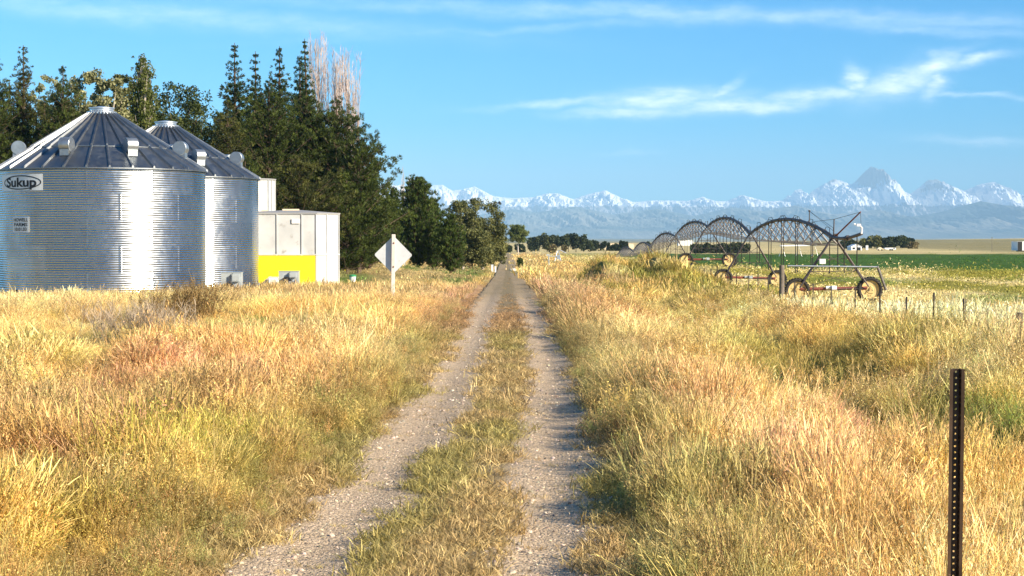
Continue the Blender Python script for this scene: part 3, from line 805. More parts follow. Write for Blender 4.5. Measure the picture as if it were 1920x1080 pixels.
def grain_bin(P, zb, ze, zt, rad, label, vents, seams_seed, front):
    base = Vector((P.x, P.y, zb)); t = thing('grain_bin', label, 'grain bin', base, 'round galvanised grain bins')
    hw = ze - zb; nw = int(round(hw / .1016)); rows = nw * 6 + 1; n = 160
    zz = np.linspace(0, hw, rows); rr = rad + .0068 * np.cos(zz / .1016 * 2 * PI)
    sw = .03 / rad; sa = [((q - .5 * (k % 2)) / 10 * 2 * PI + .07) % (2 * PI) for k in (0, 1) for q in range(10)]
    ang = np.array(sorted(set(list(np.arange(n) / n * 2 * PI) + [a + e for a in sa for e in (-sw * 1.15, -sw, sw, sw * 1.15)]))); n = len(ang)
    A, Z = np.meshgrid(ang, zz); RR = rr[:, None] + 0 * A; ring = np.floor(Z / (hw / 5 + 1e-6))
    for k in (0, 1):
        for a in sa[k * 10:k * 10 + 10]: RR = RR + .002 * ((np.abs(A - a) < sw * 1.05) & (ring % 2 == k))
    V = np.stack([np.sin(A) * RR, -np.cos(A) * RR, Z], -1).reshape(-1, 3)
    i = (np.arange(rows - 1)[:, None] * n + np.arange(n)[None, :]); j = (np.arange(rows - 1)[:, None] * n + (np.arange(n)[None, :] + 1) % n)
    Fc = np.stack([i, j, j + n, i + n], -1).reshape(-1, 4)
    ring = np.floor(Z / (hw / 5 + 1e-6)); sec = np.floor((A / (2 * PI) * 10 + .5 * (ring % 2)) % 10)
    tint = _hash(sec + 13 * ring, ring * 7 + sec, seams_seed) * .75
    wall = link('wall', mesh_np('wall', V, Fc, M['galv'], True, {'tint': tint.ravel()}), t)
    # roof: two tiers of sheets with standing ribs
    rise = zt - ze; re_ = rad + .10; rc = .55; nr = 30
    def rz(r): return hw - .03 + rise * (re_ - r) / (re_ - rc)
    rm = MB(); split = rad * .66
    rm.lathe([(re_, rz(re_) - .05), (re_, rz(re_)), (split, rz(split))], (0, 0, 0), n=120)
    rm.lathe([(split + .12, rz(split + .12) + .012), (split + .12, rz(split + .12) + .05), (rc, rz(rc) + .03)], (0, 0, 0), n=120)
    for q in range(nr):
        a = (q + .35) / nr * 2 * PI
        for (r0, r1, off) in ((re_ + .01, split + .1, .0), (split + .14, rc, .04)):
            d = Vector((math.sin(a), -math.cos(a), 0)); s_ = Vector((math.cos(a), math.sin(a), 0)); vs = []
            for r_ in (r0, r1):
                w = .055; hh = .11; b = d * r_ + Vector((0, 0, rz(r_) + off - .005))
                vs += [b - s_ * w, b - s_ * w * .55 + Vector((0, 0, hh)), b + s_ * w * .55 + Vector((0, 0, hh)), b + s_ * w]
            rm.add(vs, [(0, 1, 2, 3), (7, 6, 5, 4), (0, 4, 5, 1), (1, 5, 6, 2), (2, 6, 7, 3)])
    roof = rm.build('roof', M['galv_roof'], t)
    at_ = roof.data.attributes.new('tint', 'FLOAT', 'POINT')
    at_.data.foreach_set('value', [random.random() * .6 for _ in roof.data.vertices])
    cm = MB(); zc = rz(rc)
    cm.lathe([(rc + .12, zc - .02), (rc + .12, zc + .10), (rc - .02, zc + .13), (rc - .02, zc + .23), (rc + .03, zc + .25), (rc + .03, zc + .29), (.1, zc + .36), (0, zc + .36)], (0, 0, 0), n=32)
    cm.build('roof_cap', M['galv_plain'], t, smooth=.5)
    for va in vents:
        a = R(va); r_ = rad * .79; d = Vector((math.sin(a), -math.cos(a), 0)); s_ = Vector((math.cos(a), math.sin(a), 0))
        c = d * r_ + Vector((0, 0, rz(r_) + .36)); vm = MB()
        vm.lathe([(0, -.25), (.31, -.25), (.325, -.235), (.325, .235), (.31, .25), (0, .25)], c, s_, 24)
        vm.box(c + Vector((0, 0, -.27)) + d * .04, (.42, .42, .42), Matrix.Rotation(a, 3, 'Z'))
        vm.build('roof_vent', M['vent'], t, smooth=.6)
    for q in range(24):
        a = (q + .3) / 24 * 2 * PI; bm_ = MB()
        d = Vector((math.sin(a), -math.cos(a), 0))
        bm_.box(d * (rad + .04) + Vector((0, 0, .15)), (.09, .05, .5), Matrix.Rotation(a, 3, 'Z'))
        bm_.box(d * (rad + .1) + Vector((0, 0, .0)), (.14, .16, .03), Matrix.Rotation(a, 3, 'Z'))
        bm_.build('anchor_bracket', M['dark_steel'] if q % 2 else M['galv_plain'], t)
    return t, hw


def place_bins():
    zb = -.55; ze = at(192, 320, 85).z; zt = at(192, 213, 85).z; rad = 191 / F * 85
    b1, hw = grain_bin(BIN1, zb, ze, zt, rad, 'nearest shiny round grain bin with oval logo panel, at far left of the photo', [-80, -12, 32, 84, 130, -130], 5, True)
    # logo panel and small name panel
    def patch(a0, a1, z0, z1, rr, n=18):
        m = MB(); vs = []; fs = []
        for i in range(n + 1):
            a = a0 + (a1 - a0) * i / n
            for z in (z0, z1):
                for r_ in (rr, rr + .01): vs.append((math.sin(a) * r_, -math.cos(a) * r_, z))
        for i in range(n):
            b = i * 4; fs += [(b + 1, b + 5, b + 7, b + 3), (b + 3, b + 7, b + 6, b + 2), (b, b + 4, b + 5, b + 1)]
        fs += [(0, 1, 3, 2), (n * 4, n * 4 + 2, n * 4 + 3, n * 4 + 1)]
        return m.add(vs, fs)
    face = math.atan2(-BIN1.x, BIN1.y)          # direction from the bin to the camera
    def ang(px): return face + math.asin(max(-.995, min(.995, (px - 192) / 191)))
    zl1 = at(192, 325.5, 80.4).z - zb; zl0 = at(192, 357, 80.8).z - zb
    a0, a1 = ang(16), ang(89); pr = rad + .012
    lp = patch(a0, a1, zl0, zl1, pr).build('logo_panel', M['sign_panel'], b1)
    ac = (ang(20) + ang(88)) / 2; half = (ang(88) - ang(20)) / 2; zc = (zl0 + zl1) / 2; hh = (zl1 - zl0) * .44
    ov = MB(); vs = []; fs = []; n = 64; rr = pr + .016; gap = []
    for i in range(n):
        t = 2 * PI * i / n
        for k in (1.0, .91):
            kk = k if k == 1 else 1 - .05
            a = ac + math.cos(t) * half * kk * .98; z = zc + math.sin(t) * hh * (1 if k == 1 else .84)
            vs.append((math.sin(a) * rr, -math.cos(a) * rr, z))
    for i in range(n):
        j = (i + 1) % n; fs.append((2 * i, 2 * j, 2 * j + 1, 2 * i + 1))
    ov.add(vs, fs).build('logo_oval', M['ink'], lp)
    v_, f_ = wrap_text('Sukup', .56, (ang(25) + ang(79)) / 2, zc - .01, pr + .020, wfit=(ang(79) - ang(25)) * rad, bold=.016)
    MB().add(v_, f_).build('lettering', M['ink'], lp)
    zn1 = at(192, 406, 80.6).z - zb; zn0 = at(192, 436, 80.6).z - zb; b0, b1_ = ang(36), ang(65)
    np_ = patch(b0, b1_, zn0, zn1, pr).build('name_panel', M['sign_panel'], b1)
    for s_, fy, w in (('HOWELL', .79, .88), ('FARMS', .49, .82), ('10.01.03', .2, .74)):
        v_, f_ = wrap_text(s_, .2, (b0 + b1_) / 2, zn0 + (zn1 - zn0) * fy, pr + .016, wfit=(b1_ - b0) * rad * w, bold=.006)
        MB().add(v_, f_).build('lettering', M['ink'], np_)
    grain_bin(BIN2, zb, ze, zt, rad, 'second round grain bin, partly hidden behind the one with the oval logo', [-9, 36, 84, 130, -55, -130], 11, False)


def polygon_bin(P, poly, zb, ztop, tiers, label, roof_h, ribs, yellow=None):
    """poly: plan outline (x right, y away), ribs: (edge index, fraction) of the standing seams"""
    base = Vector((P.x, P.y, zb)); t = thing('panel_bin', label, 'grain bin', base, 'white panelled bins')
    t.rotation_euler.z = -math.atan2(-P.x, P.y) * -1
    hgt = ztop - zb; w = MB(); n = len(poly); zs = [0] + [hgt * f for f in tiers]
    def nrm(i):
        a, b = Vector((*poly[i], 0)), Vector((*poly[(i + 1) % n], 0)); d = (b - a).normalized(); return Vector((d.y, -d.x, 0)), a, b
    for k in range(len(zs) - 1):
        for i in range(n):
            nn, a, b = nrm(i); o_ = nn * (-.006 * k); w.add([a + o_ + Vector((0, 0, zs[k])), b + o_ + Vector((0, 0, zs[k])), b + o_ + Vector((0, 0, zs[k + 1])), a + o_ + Vector((0, 0, zs[k + 1]))], [(0, 1, 2, 3)])
            c = (a + b) / 2 + nn * .02 + Vector((0, 0, zs[k + 1] - .05)); ln = (b - a).length
            w.box(c, (ln + .03, .05, .06), Matrix.Rotation(math.atan2((b - a).y, (b - a).x), 3, 'Z'))
    for i, f in ribs:
        nn, a, b = nrm(i); c = a.lerp(b, f) + nn * .022 + Vector((0, 0, hgt / 2)); w.box(c, (.05, .045, hgt - .004), Matrix.Rotation(math.atan2((b - a).y, (b - a).x), 3, 'Z'))
    w.build('wall', M['white_bin'], t)
    rf = MB(); c = sum((Vector((*q, 0)) for q in poly), Vector()) / n
    vs = [Vector((*q, hgt + .004)) + (Vector((*q, 0)) - c).normalized() * .08 for q in poly]; vs += [v - Vector((0, 0, .05)) for v in vs] + [c + Vector((0, 0, hgt + roof_h))]
    rf.add(vs, [(q, (q + 1) % n, 2 * n) for q in range(n)] + [(q + n, (q + 1) % n + n, (q + 1) % n, q) for q in range(n)])
    rf.build('roof', M['roof_grey'], t)
    if yellow:
        nn, a, b = nrm(0); z1 = hgt * tiers[0] - .10; y = MB(); y.box((yellow[0] * .5 + yellow[1] * .5, a.y - .042, z1 / 2), (yellow[1] - yellow[0], .05, z1)); y.build('yellow_panel', M['yellow'], t)
        hp = MB(); hp.box((.35, a.y - .04, hgt * .89), (.42, .05, .24)); hp.build('hatch', M['white'], t)
        ld = MB(); ld.box((.1, -.4, hgt + roof_h * .8), (.9, .3, .14)); ld.build('roof_hatch', M['cream'], t)
        ld = MB(); ld.box((-1.3, -.8, hgt + roof_h * .55), (.35, .25, .16)); ld.build('roof_hatch', M['cream'], t)
    return t


def fan_unit(px0, px1, ytop, D, label, group):
    p = at((px0 + px1) / 2, 455, D); zb = hz(p.x, p.y) - .12; base = Vector((p.x, p.y, zb)); w = (px1 - px0) / F * D; h = at(0, ytop, D).z - zb
    t = thing('drying_fan', label, 'fan', base, group)
    m = MB(); m.box((0, .15, h / 2), (w, .5, h)); m.box((0, .10, h + .012), (w + .05, .46, .03)); m.build('housing', M['grey_paint'], t)
    m = MB(); m.lathe([(0, -.16), (.26, -.16), (.30, -.12), (.30, .12), (.30, .2)], (-.08, -.16, h * .34), (0, -1, 0), 20)
    m.tube([(-.08, -.33, h * .34), (-.08, -.38, h * .34)], .05, 8); m.box((.2, -.16, h * .2), (.34, .3, h * .42)); m.build('blower', M['galv_plain'], t, smooth=.5)
    m = MB(); m.tube([(-.30, -.24, h * .42), (-.02, -.34, h * .5)], .11, 12); m.tube([(.02, -.34, h * .12), (.3, -.36, h * .3), (.38, -.3, h * .5)], .035, 8); m.build('motor', M['dark_steel'], t)
    m = MB(); m.box((.22, -.2, h * .78), (.36, .18, h * .3)); m.box((.22, -.30, h * .78), (.30, .012, h * .24)); m.build('control_box', M['grey_paint'], t)
    m = MB(); m.tube([(.06, -.16, h * .62), (.06, -.16, h * .96)], .03, 6); m.build('conduit', M['black'], t)
    return t


place_bins()
polygon_bin(WBIN, [(-2.9, -2.2), (1.45, -2.2), (2.66, -1.15), (2.66, 1.2), (1.4, 2.3), (-2.9, 2.3)], -.6, at(542, 399, 99).z, (.47, 1.0), 'squat white panelled bin with a bright yellow lower panel', .2,
            [(0, .52), (0, .82), (0, .995), (1, .45), (1, .98), (0, .2)], yellow=(-2.0, 1.38))
polygon_bin(WTALL, [(1.6 * math.sin(R(a_)), -1.6 * math.cos(R(a_))) for a_ in range(-15, 345, 30)], -.6, at(467, 336, 112).z, (.33, .66, 1.0), 'tall narrow white bin showing behind the second round bin', .1, [(1, .0), (2, 0.), (2, .5), (3, 0.), (3, .5)])
fan_unit(415, 453, 511, 89.8, 'grey drying fan standing against the second round bin', 'grain drying fans')
fan_unit(523, 560, 509, 97.2, 'grey drying fan standing in front of the yellow panel', 'grain drying fans')
p = at(513, 455, 96.6); z0 = hz(p.x, p.y) - .1; h = at(0, 520, 96.6).z - z0
m = MB(); m.box((p.x, p.y, z0 + h / 2), (.46, .4, h)); m.box((p.x, p.y, z0 + h + .012), (.5, .44, .024)); m.box((p.x + .02, p.y - .205, z0 + h * .82), (.24, .02, .1))
one('electrical_cabinet', m, M['white'], 'small pale cabinet left of the fan before the yellow panel', 'cabinet', (p.x, p.y, z0))
p = at(494, 455, 97); m = MB(); m.prism([(-.42, 0), (.36, 0), (.36, .62), (.30, .62)], (p.x, p.y, hz(p.x, p.y) - .05), (1, 0, 0), (0, 0, 1), (0, 1, 0), 0, .5)
one('air_duct', m, M['grey_paint'], 'sloping grey sheet metal duct at the left foot of the yellow panel', 'duct', (p.x, p.y, hz(p.x, p.y)))

# ------------------------------------------------------------------ road sign seen from behind
def road_sign():
    D = 52; c = at(736, 478, D); z0 = hz(c.x, c.y) - .1; base = Vector((c.x, D, z0)); hd = 36 / F * D
    t = thing('road_sign', 'diamond road sign seen from behind on a pale post beside the track', 'sign', base, rz=0)
    m = MB(); q = []; r_ = .05; e = hd
    for k in range(4):
        a = PI / 2 * k + PI / 2; cx, cz = (e - r_ * 1.41) * math.cos(a), (e - r_ * 1.41) * math.sin(a)
        for j in range(5):
            b = a + (j - 2) / 2 * PI / 4; q.append((cx + r_ * math.cos(b), cz + r_ * math.sin(b)))
    m.prism(q, (0, 0, c.z - z0), (1, 0, 0), (0, 0, 1), (0, 1, 0), .012, .018)
    m.build('sign_plate', M['sign_back'], t)
    m = MB(); m.box((.0, -.055, (c.z + e + .04 - z0) / 2), (.105, .12, c.z + e + .04 - z0)); o = m.build('post', M['post_white'], t)
    bv = o.modifiers.new('bevel', 'BEVEL'); bv.width = .012; bv.segments = 2
    for zz in (c.z + e * .62, c.z - e * .62):
        m = MB(); m.lathe([(0, 0), (.022, 0), (.022, .014), (.012, .022), (0, .022)], (.01, -.115, zz - z0), (0, -1, 0), 10); m.build('bolt', M['rust'], t)
    t.rotation_euler = (0, R(.8), R(3))


road_sign()

# ------------------------------------------------------------------ near perforated U channel post
def u_post():
    D = 7.6; top = at(1795, 692, D); bot = at(1790, 1080, D); d = (top - bot).normalized(); L = (top.z - hz(top.x, D) + .3)
    foot = top - d * L; t = thing('channel_post', 'rusty brown perforated steel channel post at right foreground', 'post', foot)
    d3 = (top - foot).normalized(); X = Vector((1, 0, 0)); X = (X - d3 * X.dot(d3)).normalized(); Yv = d3.cross(X)  # Yv points away from camera
    if Yv.y < 0: Yv = -Yv
    hw = .0125; pitch = .0254; n = int(L / pitch); thick = .003; m = MB(); hr = .0043
    def P_(a, b, s): return X * a + Yv * b + d3 * s
    dep = .020
    for k in range(n):
        s0 = L - (k + 1) * pitch; s1 = s0 + pitch; sc_ = (s0 + s1) / 2
        sq = []; ho = []
        for j in range(16):
            a = 2 * PI * j / 16 + PI / 16; ca, sa = math.cos(a), math.sin(a); mx = max(abs(ca) / hw, abs(sa) / (pitch / 2)); ho.append((hr * ca, sc_ + hr * sa)); sq.append((ca / mx, sc_ + sa / mx))
        sq2 = []
        for a, s in sq: sq2.append((a, s))
        for (b0, b1) in ((dep, dep + thick),):
            vs = [P_(a, b0, s) for a, s in sq2] + [P_(a, b0, s) for a, s in ho] + [P_(a, b1, s) for a, s in ho] + [P_(a, b1, s) for a, s in sq2]
            fs = []
            for j in range(16):
                j2 = (j + 1) % 16; fs += [(j, j2, 16 + j2, 16 + j), (16 + j, 16 + j2, 32 + j2, 32 + j), (32 + j, 32 + j2, 48 + j2, 48 + j)]
            m.add(vs, fs)
        # corner fillers
        for sx in (-1, 1):
            for sy in (-1, 1):
                cnr = (sx * hw, sc_ + sy * pitch / 2); near = sorted(sq2, key=lambda q: (q[0] - cnr[0]) ** 2 + (q[1] - cnr[1]) ** 2)[:2]
                m.add([P_(cnr[0], dep, cnr[1]), P_(near[0][0], dep, near[0][1]), P_(near[1][0], dep, near[1][1])], [(0, 1, 2)])
    m.build('web', M['u_post'], t)
    m = MB()
    for sx in (-1, 1):
        prof = [(sx * hw, dep), (sx * (hw + .004), dep + .001), (sx * (hw + .0075), .002), (sx * .0305, 0), (sx * .0305, -.003), (sx * (hw + .0045), -.002), (sx * hw * 1.02, dep - .003)]
        m.add([P_(a, b, 0) for a, b in prof] + [P_(a, b, L) for a, b in prof],
              [(i, (i + 1) % 7, (i + 1) % 7 + 7, i + 7) for i in range(7)] + [tuple(range(7, 14)), tuple(range(6, -1, -1))])
    m.build('flange', M['u_flange'], t)


u_post()

# ------------------------------------------------------------------ wire fence
def fence():
    X0 = 12.9; t0 = Vector((X0, 52.5, hz(X0, 52.5)))
    t = thing('wire_fence', 'sagging wire fence on thin steel posts between the weeds and the field', 'fence', t0)
    ys = [52.5, 56.2, 60.2, 64.7, 69.2, 74, 79, 83.5, 92, 96, 100.5, 105, 110, 114.5, 118.9, 122.4, 125.7, 128.4, 131.6, 134, 138]
    for y in ys:
        x = X0 + random.uniform(-.08, .08); z = hz(x, y); h = random.uniform(1.35, 1.5) if y < 100 else 1.35; ln = random.uniform(-.05, .05)
        m = MB(); a = Vector((x, y, z - .2)); b = Vector((x + ln, y, z + h)); m.tube([a, b], .028, 6); m.box((x + .02, y, z + h * .5), (.012, .05, h)); m.build('post', M['tsteel'], t, t0)
    for k, hh in enumerate((.35, .7, 1.05)):
        pts = [Vector((X0, y, hz(X0, y) + hh + random.uniform(-.03, .03))) for y in [47.1] + ys]
        m = MB(); m.tube(pts, .0035, 4); m.build('wire', M['tsteel'], t, t0)
    # wooden corner post with leaning brace at the right edge
    a = at(1912, 586, 46.9); z = hz(a.x, a.y); m = MB(); m.tube([(a.x - .05, a.y, z - .1), (a.x, a.y, a.z)], .10, 12, .085)
    m.tube([(a.x - .42, a.y - .25, z - .02), (a.x - .12, a.y - .06, z + .72)], .06, 10)
    one('wooden_post', m, M['wood'], 'weathered wooden fence post with a leaning brace at the right edge', 'post', (a.x, a.y, z), smooth=.6)
    # pale post with pipe rail
    D = 87.8; a = at(1466, 497, D); z = hz(a.x, a.y); tp = thing('pipe_rail', 'galvanised pipe rail on a thick post below the nearest sprinkler arch', 'rail', (a.x, a.y, z))
    m = MB(); m.tube([(a.x, a.y, z - .3), (a.x, a.y, a.z)], .13, 12, .12); m.build('post', M['wood'], tp, (a.x, a.y, z), smooth=.6)
    b = at(1477, 498.5, D - .1); c = at(1645, 500.5, D + .4); m = MB(); m.tube([b, c], .042, 10); m.build('pipe', M['vent'], tp, (a.x, a.y, z), smooth=.8)
    e = at(1661, 532, D + .6); m = MB(); m.tube([c + Vector((0, .02, .04)), e - Vector((0, 0, .3))], .07, 8); m.build('leg', M['rod'], tp, (a.x, a.y, z), smooth=.8)


fence()

# ------------------------------------------------------------------ centre pivot sprinkler
def pivot():
    tw = [(1563, 445.5, 100), (1407, 438, 134), (1327, 425, 167), (1266, 444, 201), (1220, 463, 234), (1187, 472, 268), (1160, 475, 302)]
    T = [at(px, py, D) for px, py, D in tw]; org = Vector((T[0].x, 100, hz(T[0].x, 100)))
    t = thing('irrigation_sprinkler', 'long arched wheeled irrigation sprinkler standing in the field right of the track', 'irrigation machine', org)
    def B(m, name, mat, par=t, smooth=None): return m.build(name, mat, par, org, smooth)
    for k in range(len(T)):
        p = T[k]; g = hz(p.x, p.y); half = 1.95
        if k > 4: continue
        wz = []
        for s in (-1, 1):
            x = p.x + s * half; zg = hz(x, p.y) ; wz.append(zg + .60)
        wz = [min(z, p.z - 2.2) for z in wz]
        dy = -.25
        # base beam
        m = MB(); a = Vector((p.x - half + .15, p.y, wz[0] + .08)); b = Vector((p.x + half - .15, p.y, wz[1] + .08)); m.tube([a, b], .10, 6)
        B(m, 'base_beam', M['red'])
        mid = (a + b) / 2
        m = MB(); m.box(mid + Vector((0, -.2, .06)), (.26, .26, .2)); m.tube([mid + Vector((-.42, -.12, .05)), mid + Vector((.15, -.12, .05))], .09, 8); B(m, 'gearbox', M['white'] if k == 0 else M['grey_paint'])
        m = MB(); m.tube([mid + Vector((.2, -.13, -.02)), b + Vector((-.1, -.13, -.02))], .025, 6); B(m, 'drive_shaft', M['dark_steel'])
        for s, zc in zip((-1, 1), wz):
            c = Vector((p.x + s * half, p.y + dy * 0, zc)); r_ = .66; w = .17
            # wheel plane is along the travel direction (x), axis along y
            m = MB(); m.lathe([(.05, -.05), (.18, -.06), (.22, -.02), (.44, -.04), (.47, -.10), (.50, -.10), (.50, .10), (.47, .10), (.44, .04), (.22, .06), (.05, .05)], c, (0, 1, 0), 28, close=True)
            m.tube([c - Vector((0, .12, 0)), c + Vector((0, .12, 0))], .06, 8)
            rim = B(m, 'wheel', M['rim'], smooth=.5)
            m = MB(); m.lathe([(.49, -.13), (.58, -w), (r_ - .03, -w + .01), (r_, -w + .06), (r_, w - .06), (r_ - .03, w - .01), (.58, w), (.49, .13)], c, (0, 1, 0), 32, close=True)
            for q in range(26):
                aa = 2 * PI * q / 26; d = Vector((math.cos(aa), 0, math.sin(aa)))
                rot = Matrix.Rotation(-aa, 3, 'Y')
                for sd in (-1, 1): m.box(c + d * (r_ + .012) + Vector((0, sd * .08, 0)), (.045, .15, .05), rot @ Matrix.Rotation(sd * .5, 3, 'X'))
            B(m, 'tyre', M['tyre'], rim)
        # A frame: four legs, cross braces
        for s, e in ((-1, a), (1, b)):
            for o_ in (-.28, .28):
                m = MB(); m.tube([p + Vector((s * .1, o_ * .4, -.05)), Vector((e.x + s * .05, e.y + o_, e.z + .08))], .045, 6); B(m, 'tower_leg', M['dark_steel'])
        m = MB(); f = .55
        for z_ in (.42, .66):
            l = p.lerp(a, z_); r2 = p.lerp(b, z_); m.tube([l, r2], .022, 6)
        l1 = p.lerp(a, .66); r1 = p.lerp(b, .66); m.tube([l1, b], .014, 6); m.tube([r1, a], .014, 6); m.tube([l1, p.lerp(b, .3)], .016, 6); m.tube([r1, p.lerp(a, .3)], .016, 6)
        B(m, 'tower_brace', M['dark_steel'])
        if k == 0:
            c = at(1542, 490, 99.6); m = MB(); m.box(c, (.32, .2, .26)); B(m, 'control_box', M['white'])
        m = MB(); m.tube([p + Vector((0, 0, -.1)), p + Vector((0, 0, .5))], .035, 6); m.box(p + Vector((.1, 0, .1)), (.22, .3, .22)); B(m, 'tower_top', M['dark_steel'])
    rise = (1.0, .95, .95, .95, .9, .8)
    NS = 12
    for k in range(len(T) - 1):
        A, Bp = T[k], T[k + 1]; pts = []
        for i in range(NS * 2 + 1):
            f = i / (NS * 2); q = A.lerp(Bp, f); q.z += rise[k] * 4 * f * (1 - f) * (1 + .0) ; pts.append(q)
        m = MB(); m.tube(pts, .105, 8)
        for i in range(2, NS * 2, 2): m.tube([pts[i] - (pts[i + 1] - pts[i]).normalized() * .06, pts[i] + (pts[i + 1] - pts[i]).normalized() * .06], .135, 8)
        B(m, 'span_pipe', M['dark_steel'], smooth=.8)
        # truss: V braces from pipe to two bottom rods
        st = [pts[i * 2] for i in range(1, NS)]
        m = MB(); rods = {-1: [A + Vector((0, 0, -.25))], 1: [A + Vector((0, 0, -.25))]}
        for i, q in enumerate(st):
            f = (i + 1) / NS; dep = .35 + 1.05 * math.sin(PI * f) ** .7
            for s in (-1, 1):
                e = q + Vector((s * .78, 0, -dep)); rods[s].append(e); m.tube([q, e], .036, 5)
                if i + 1 < len(st): m.tube([e, st[i + 1]], .026, 5)
            m.tube([rods[-1][-1], rods[1][-1]], .022, 5)
        B(m, 'truss_brace', M['rod'])
        m = MB()
        for s in (-1, 1): m.tube(rods[s] + [Bp + Vector((0, 0, -.25))], .016, 5)
        B(m, 'truss_rod', M['dark_steel'])
        if k < 4:
            for i in range(1, NS - 1 + 1):
                q = pts[i * 2]; g = hz(q.x, q.y); zend = max(g + 1.15, min(q.z - 1.6, g + 1.7)); side = .28 if i % 2 else -.28
                m = MB(); m.tube([q + Vector((0, 0, .05)), q + Vector((side * .3, 0, .26)), q + Vector((side, 0, .22)), q + Vector((side, 0, -.1))], .02, 5)
                m.tube([q + Vector((side, 0, -.1)), Vector((q.x + side, q.y, zend))], .026, 5); m.lathe([(0, -.1), (.05, -.1), (.03, .02), (0, .02)], (q.x + side, q.y, zend), n=6)
                B(m, 'drop_pipe', M['black'])
    # overhang towards the camera with end gun, mast, boom and cables
    p = T[0]; E = at(1615, 438.5, 92); mids = [p, at(1576, 447, 97.5), at(1592, 446, 95.5), E]
    m = MB(); m.tube(mids, .085, 8); m.tube([at(1587, 446.4, 96), at(1591, 446, 95.6)], .14, 8); B(m, 'overhang_pipe', M['dark_steel'], smooth=.8)
    m = MB(); g1 = at(1616, 430, 92); m.tube([E, E + Vector((.02, 0, .12)), g1 + Vector((0, 0, .1))], .05, 8); g2 = at(1604, 421, 92.3); m.tube([g1 + Vector((0, 0, .06)), at(1613, 423, 92.1), g2], .045, 8, .03); m.box(at(1610, 422, 92), (.2, .14, .12)); m.tube([g2, at(1601, 420, 92.3)], .05, 6); B(m, 'end_gun', M['white'], smooth=.6)
    tip = at(1613.5, 397.5, 96); m = MB(); m.tube([p + Vector((.08, 0, .05)), tip], .045, 8, .035); B(m, 'boom', M['red'], smooth=.8)
    mast = at(1564, 411, 100); m = MB(); m.tube([p, mast], .035, 6); B(m, 'mast', M['dark_steel'])
    m2 = at(1517, 396, 108); f = (108 - 100) / 34; q = T[0].lerp(T[1], f); q.z += rise[0] * 4 * f * (1 - f); m2.x = q.x
    m2 = Vector((q.x, q.y, at(1517, 396, 108).z)); m = MB(); m.tube([q, m2], .03, 6); m.lathe([(0, -.04), (.06, -.04), (.06, .06), (0, .06)], m2, n=8); B(m, 'mast', M['dark_steel'])
    for a, b in ((tip, mast), (mast, q + Vector((0, 0, .1))), (m2, mast - Vector((0, 0, .5))), (m2, p + Vector((0, 0, .35))), (tip, E + Vector((0, 0, .1)))):
        m = MB(); m.tube([a, b], .011, 4); B(m, 'cable', M['dark_steel'])
    for px, D in ((1571, 98), (1583, 96.6), (1607, 93)):
        tpt = at(px, 446 if px < 1600 else 441, D); m = MB(); m.tube([tpt, Vector((tpt.x, tpt.y, at(px, 512 if px != 1571 else 505, D).z))], .028, 6); B(m, 'drop_pipe', M['black'])


pivot()

# ------------------------------------------------------------------ trees
def tube_np(pts, r0, r1, n=6):
    m = MB(); m.tube(pts, r0, n, r1, cap=False); return m


def blades(P, Dr, L, W, tint):
    n = len(P); r = rng.normal(size=(n, 3)); s = np.cross(Dr, r); s /= np.linalg.norm(s, axis=1)[:, None] + 1e-9; h = s * (W / 2)[:, None]
    V = np.stack([P - h * .6, P + Dr * (L * .5)[:, None] - h, P + Dr * L[:, None], P + Dr * (L * .5)[:, None] + h], 1).reshape(-1, 3)
    return V, np.arange(n * 4).reshape(-1, 4), np.repeat(tint, 4)


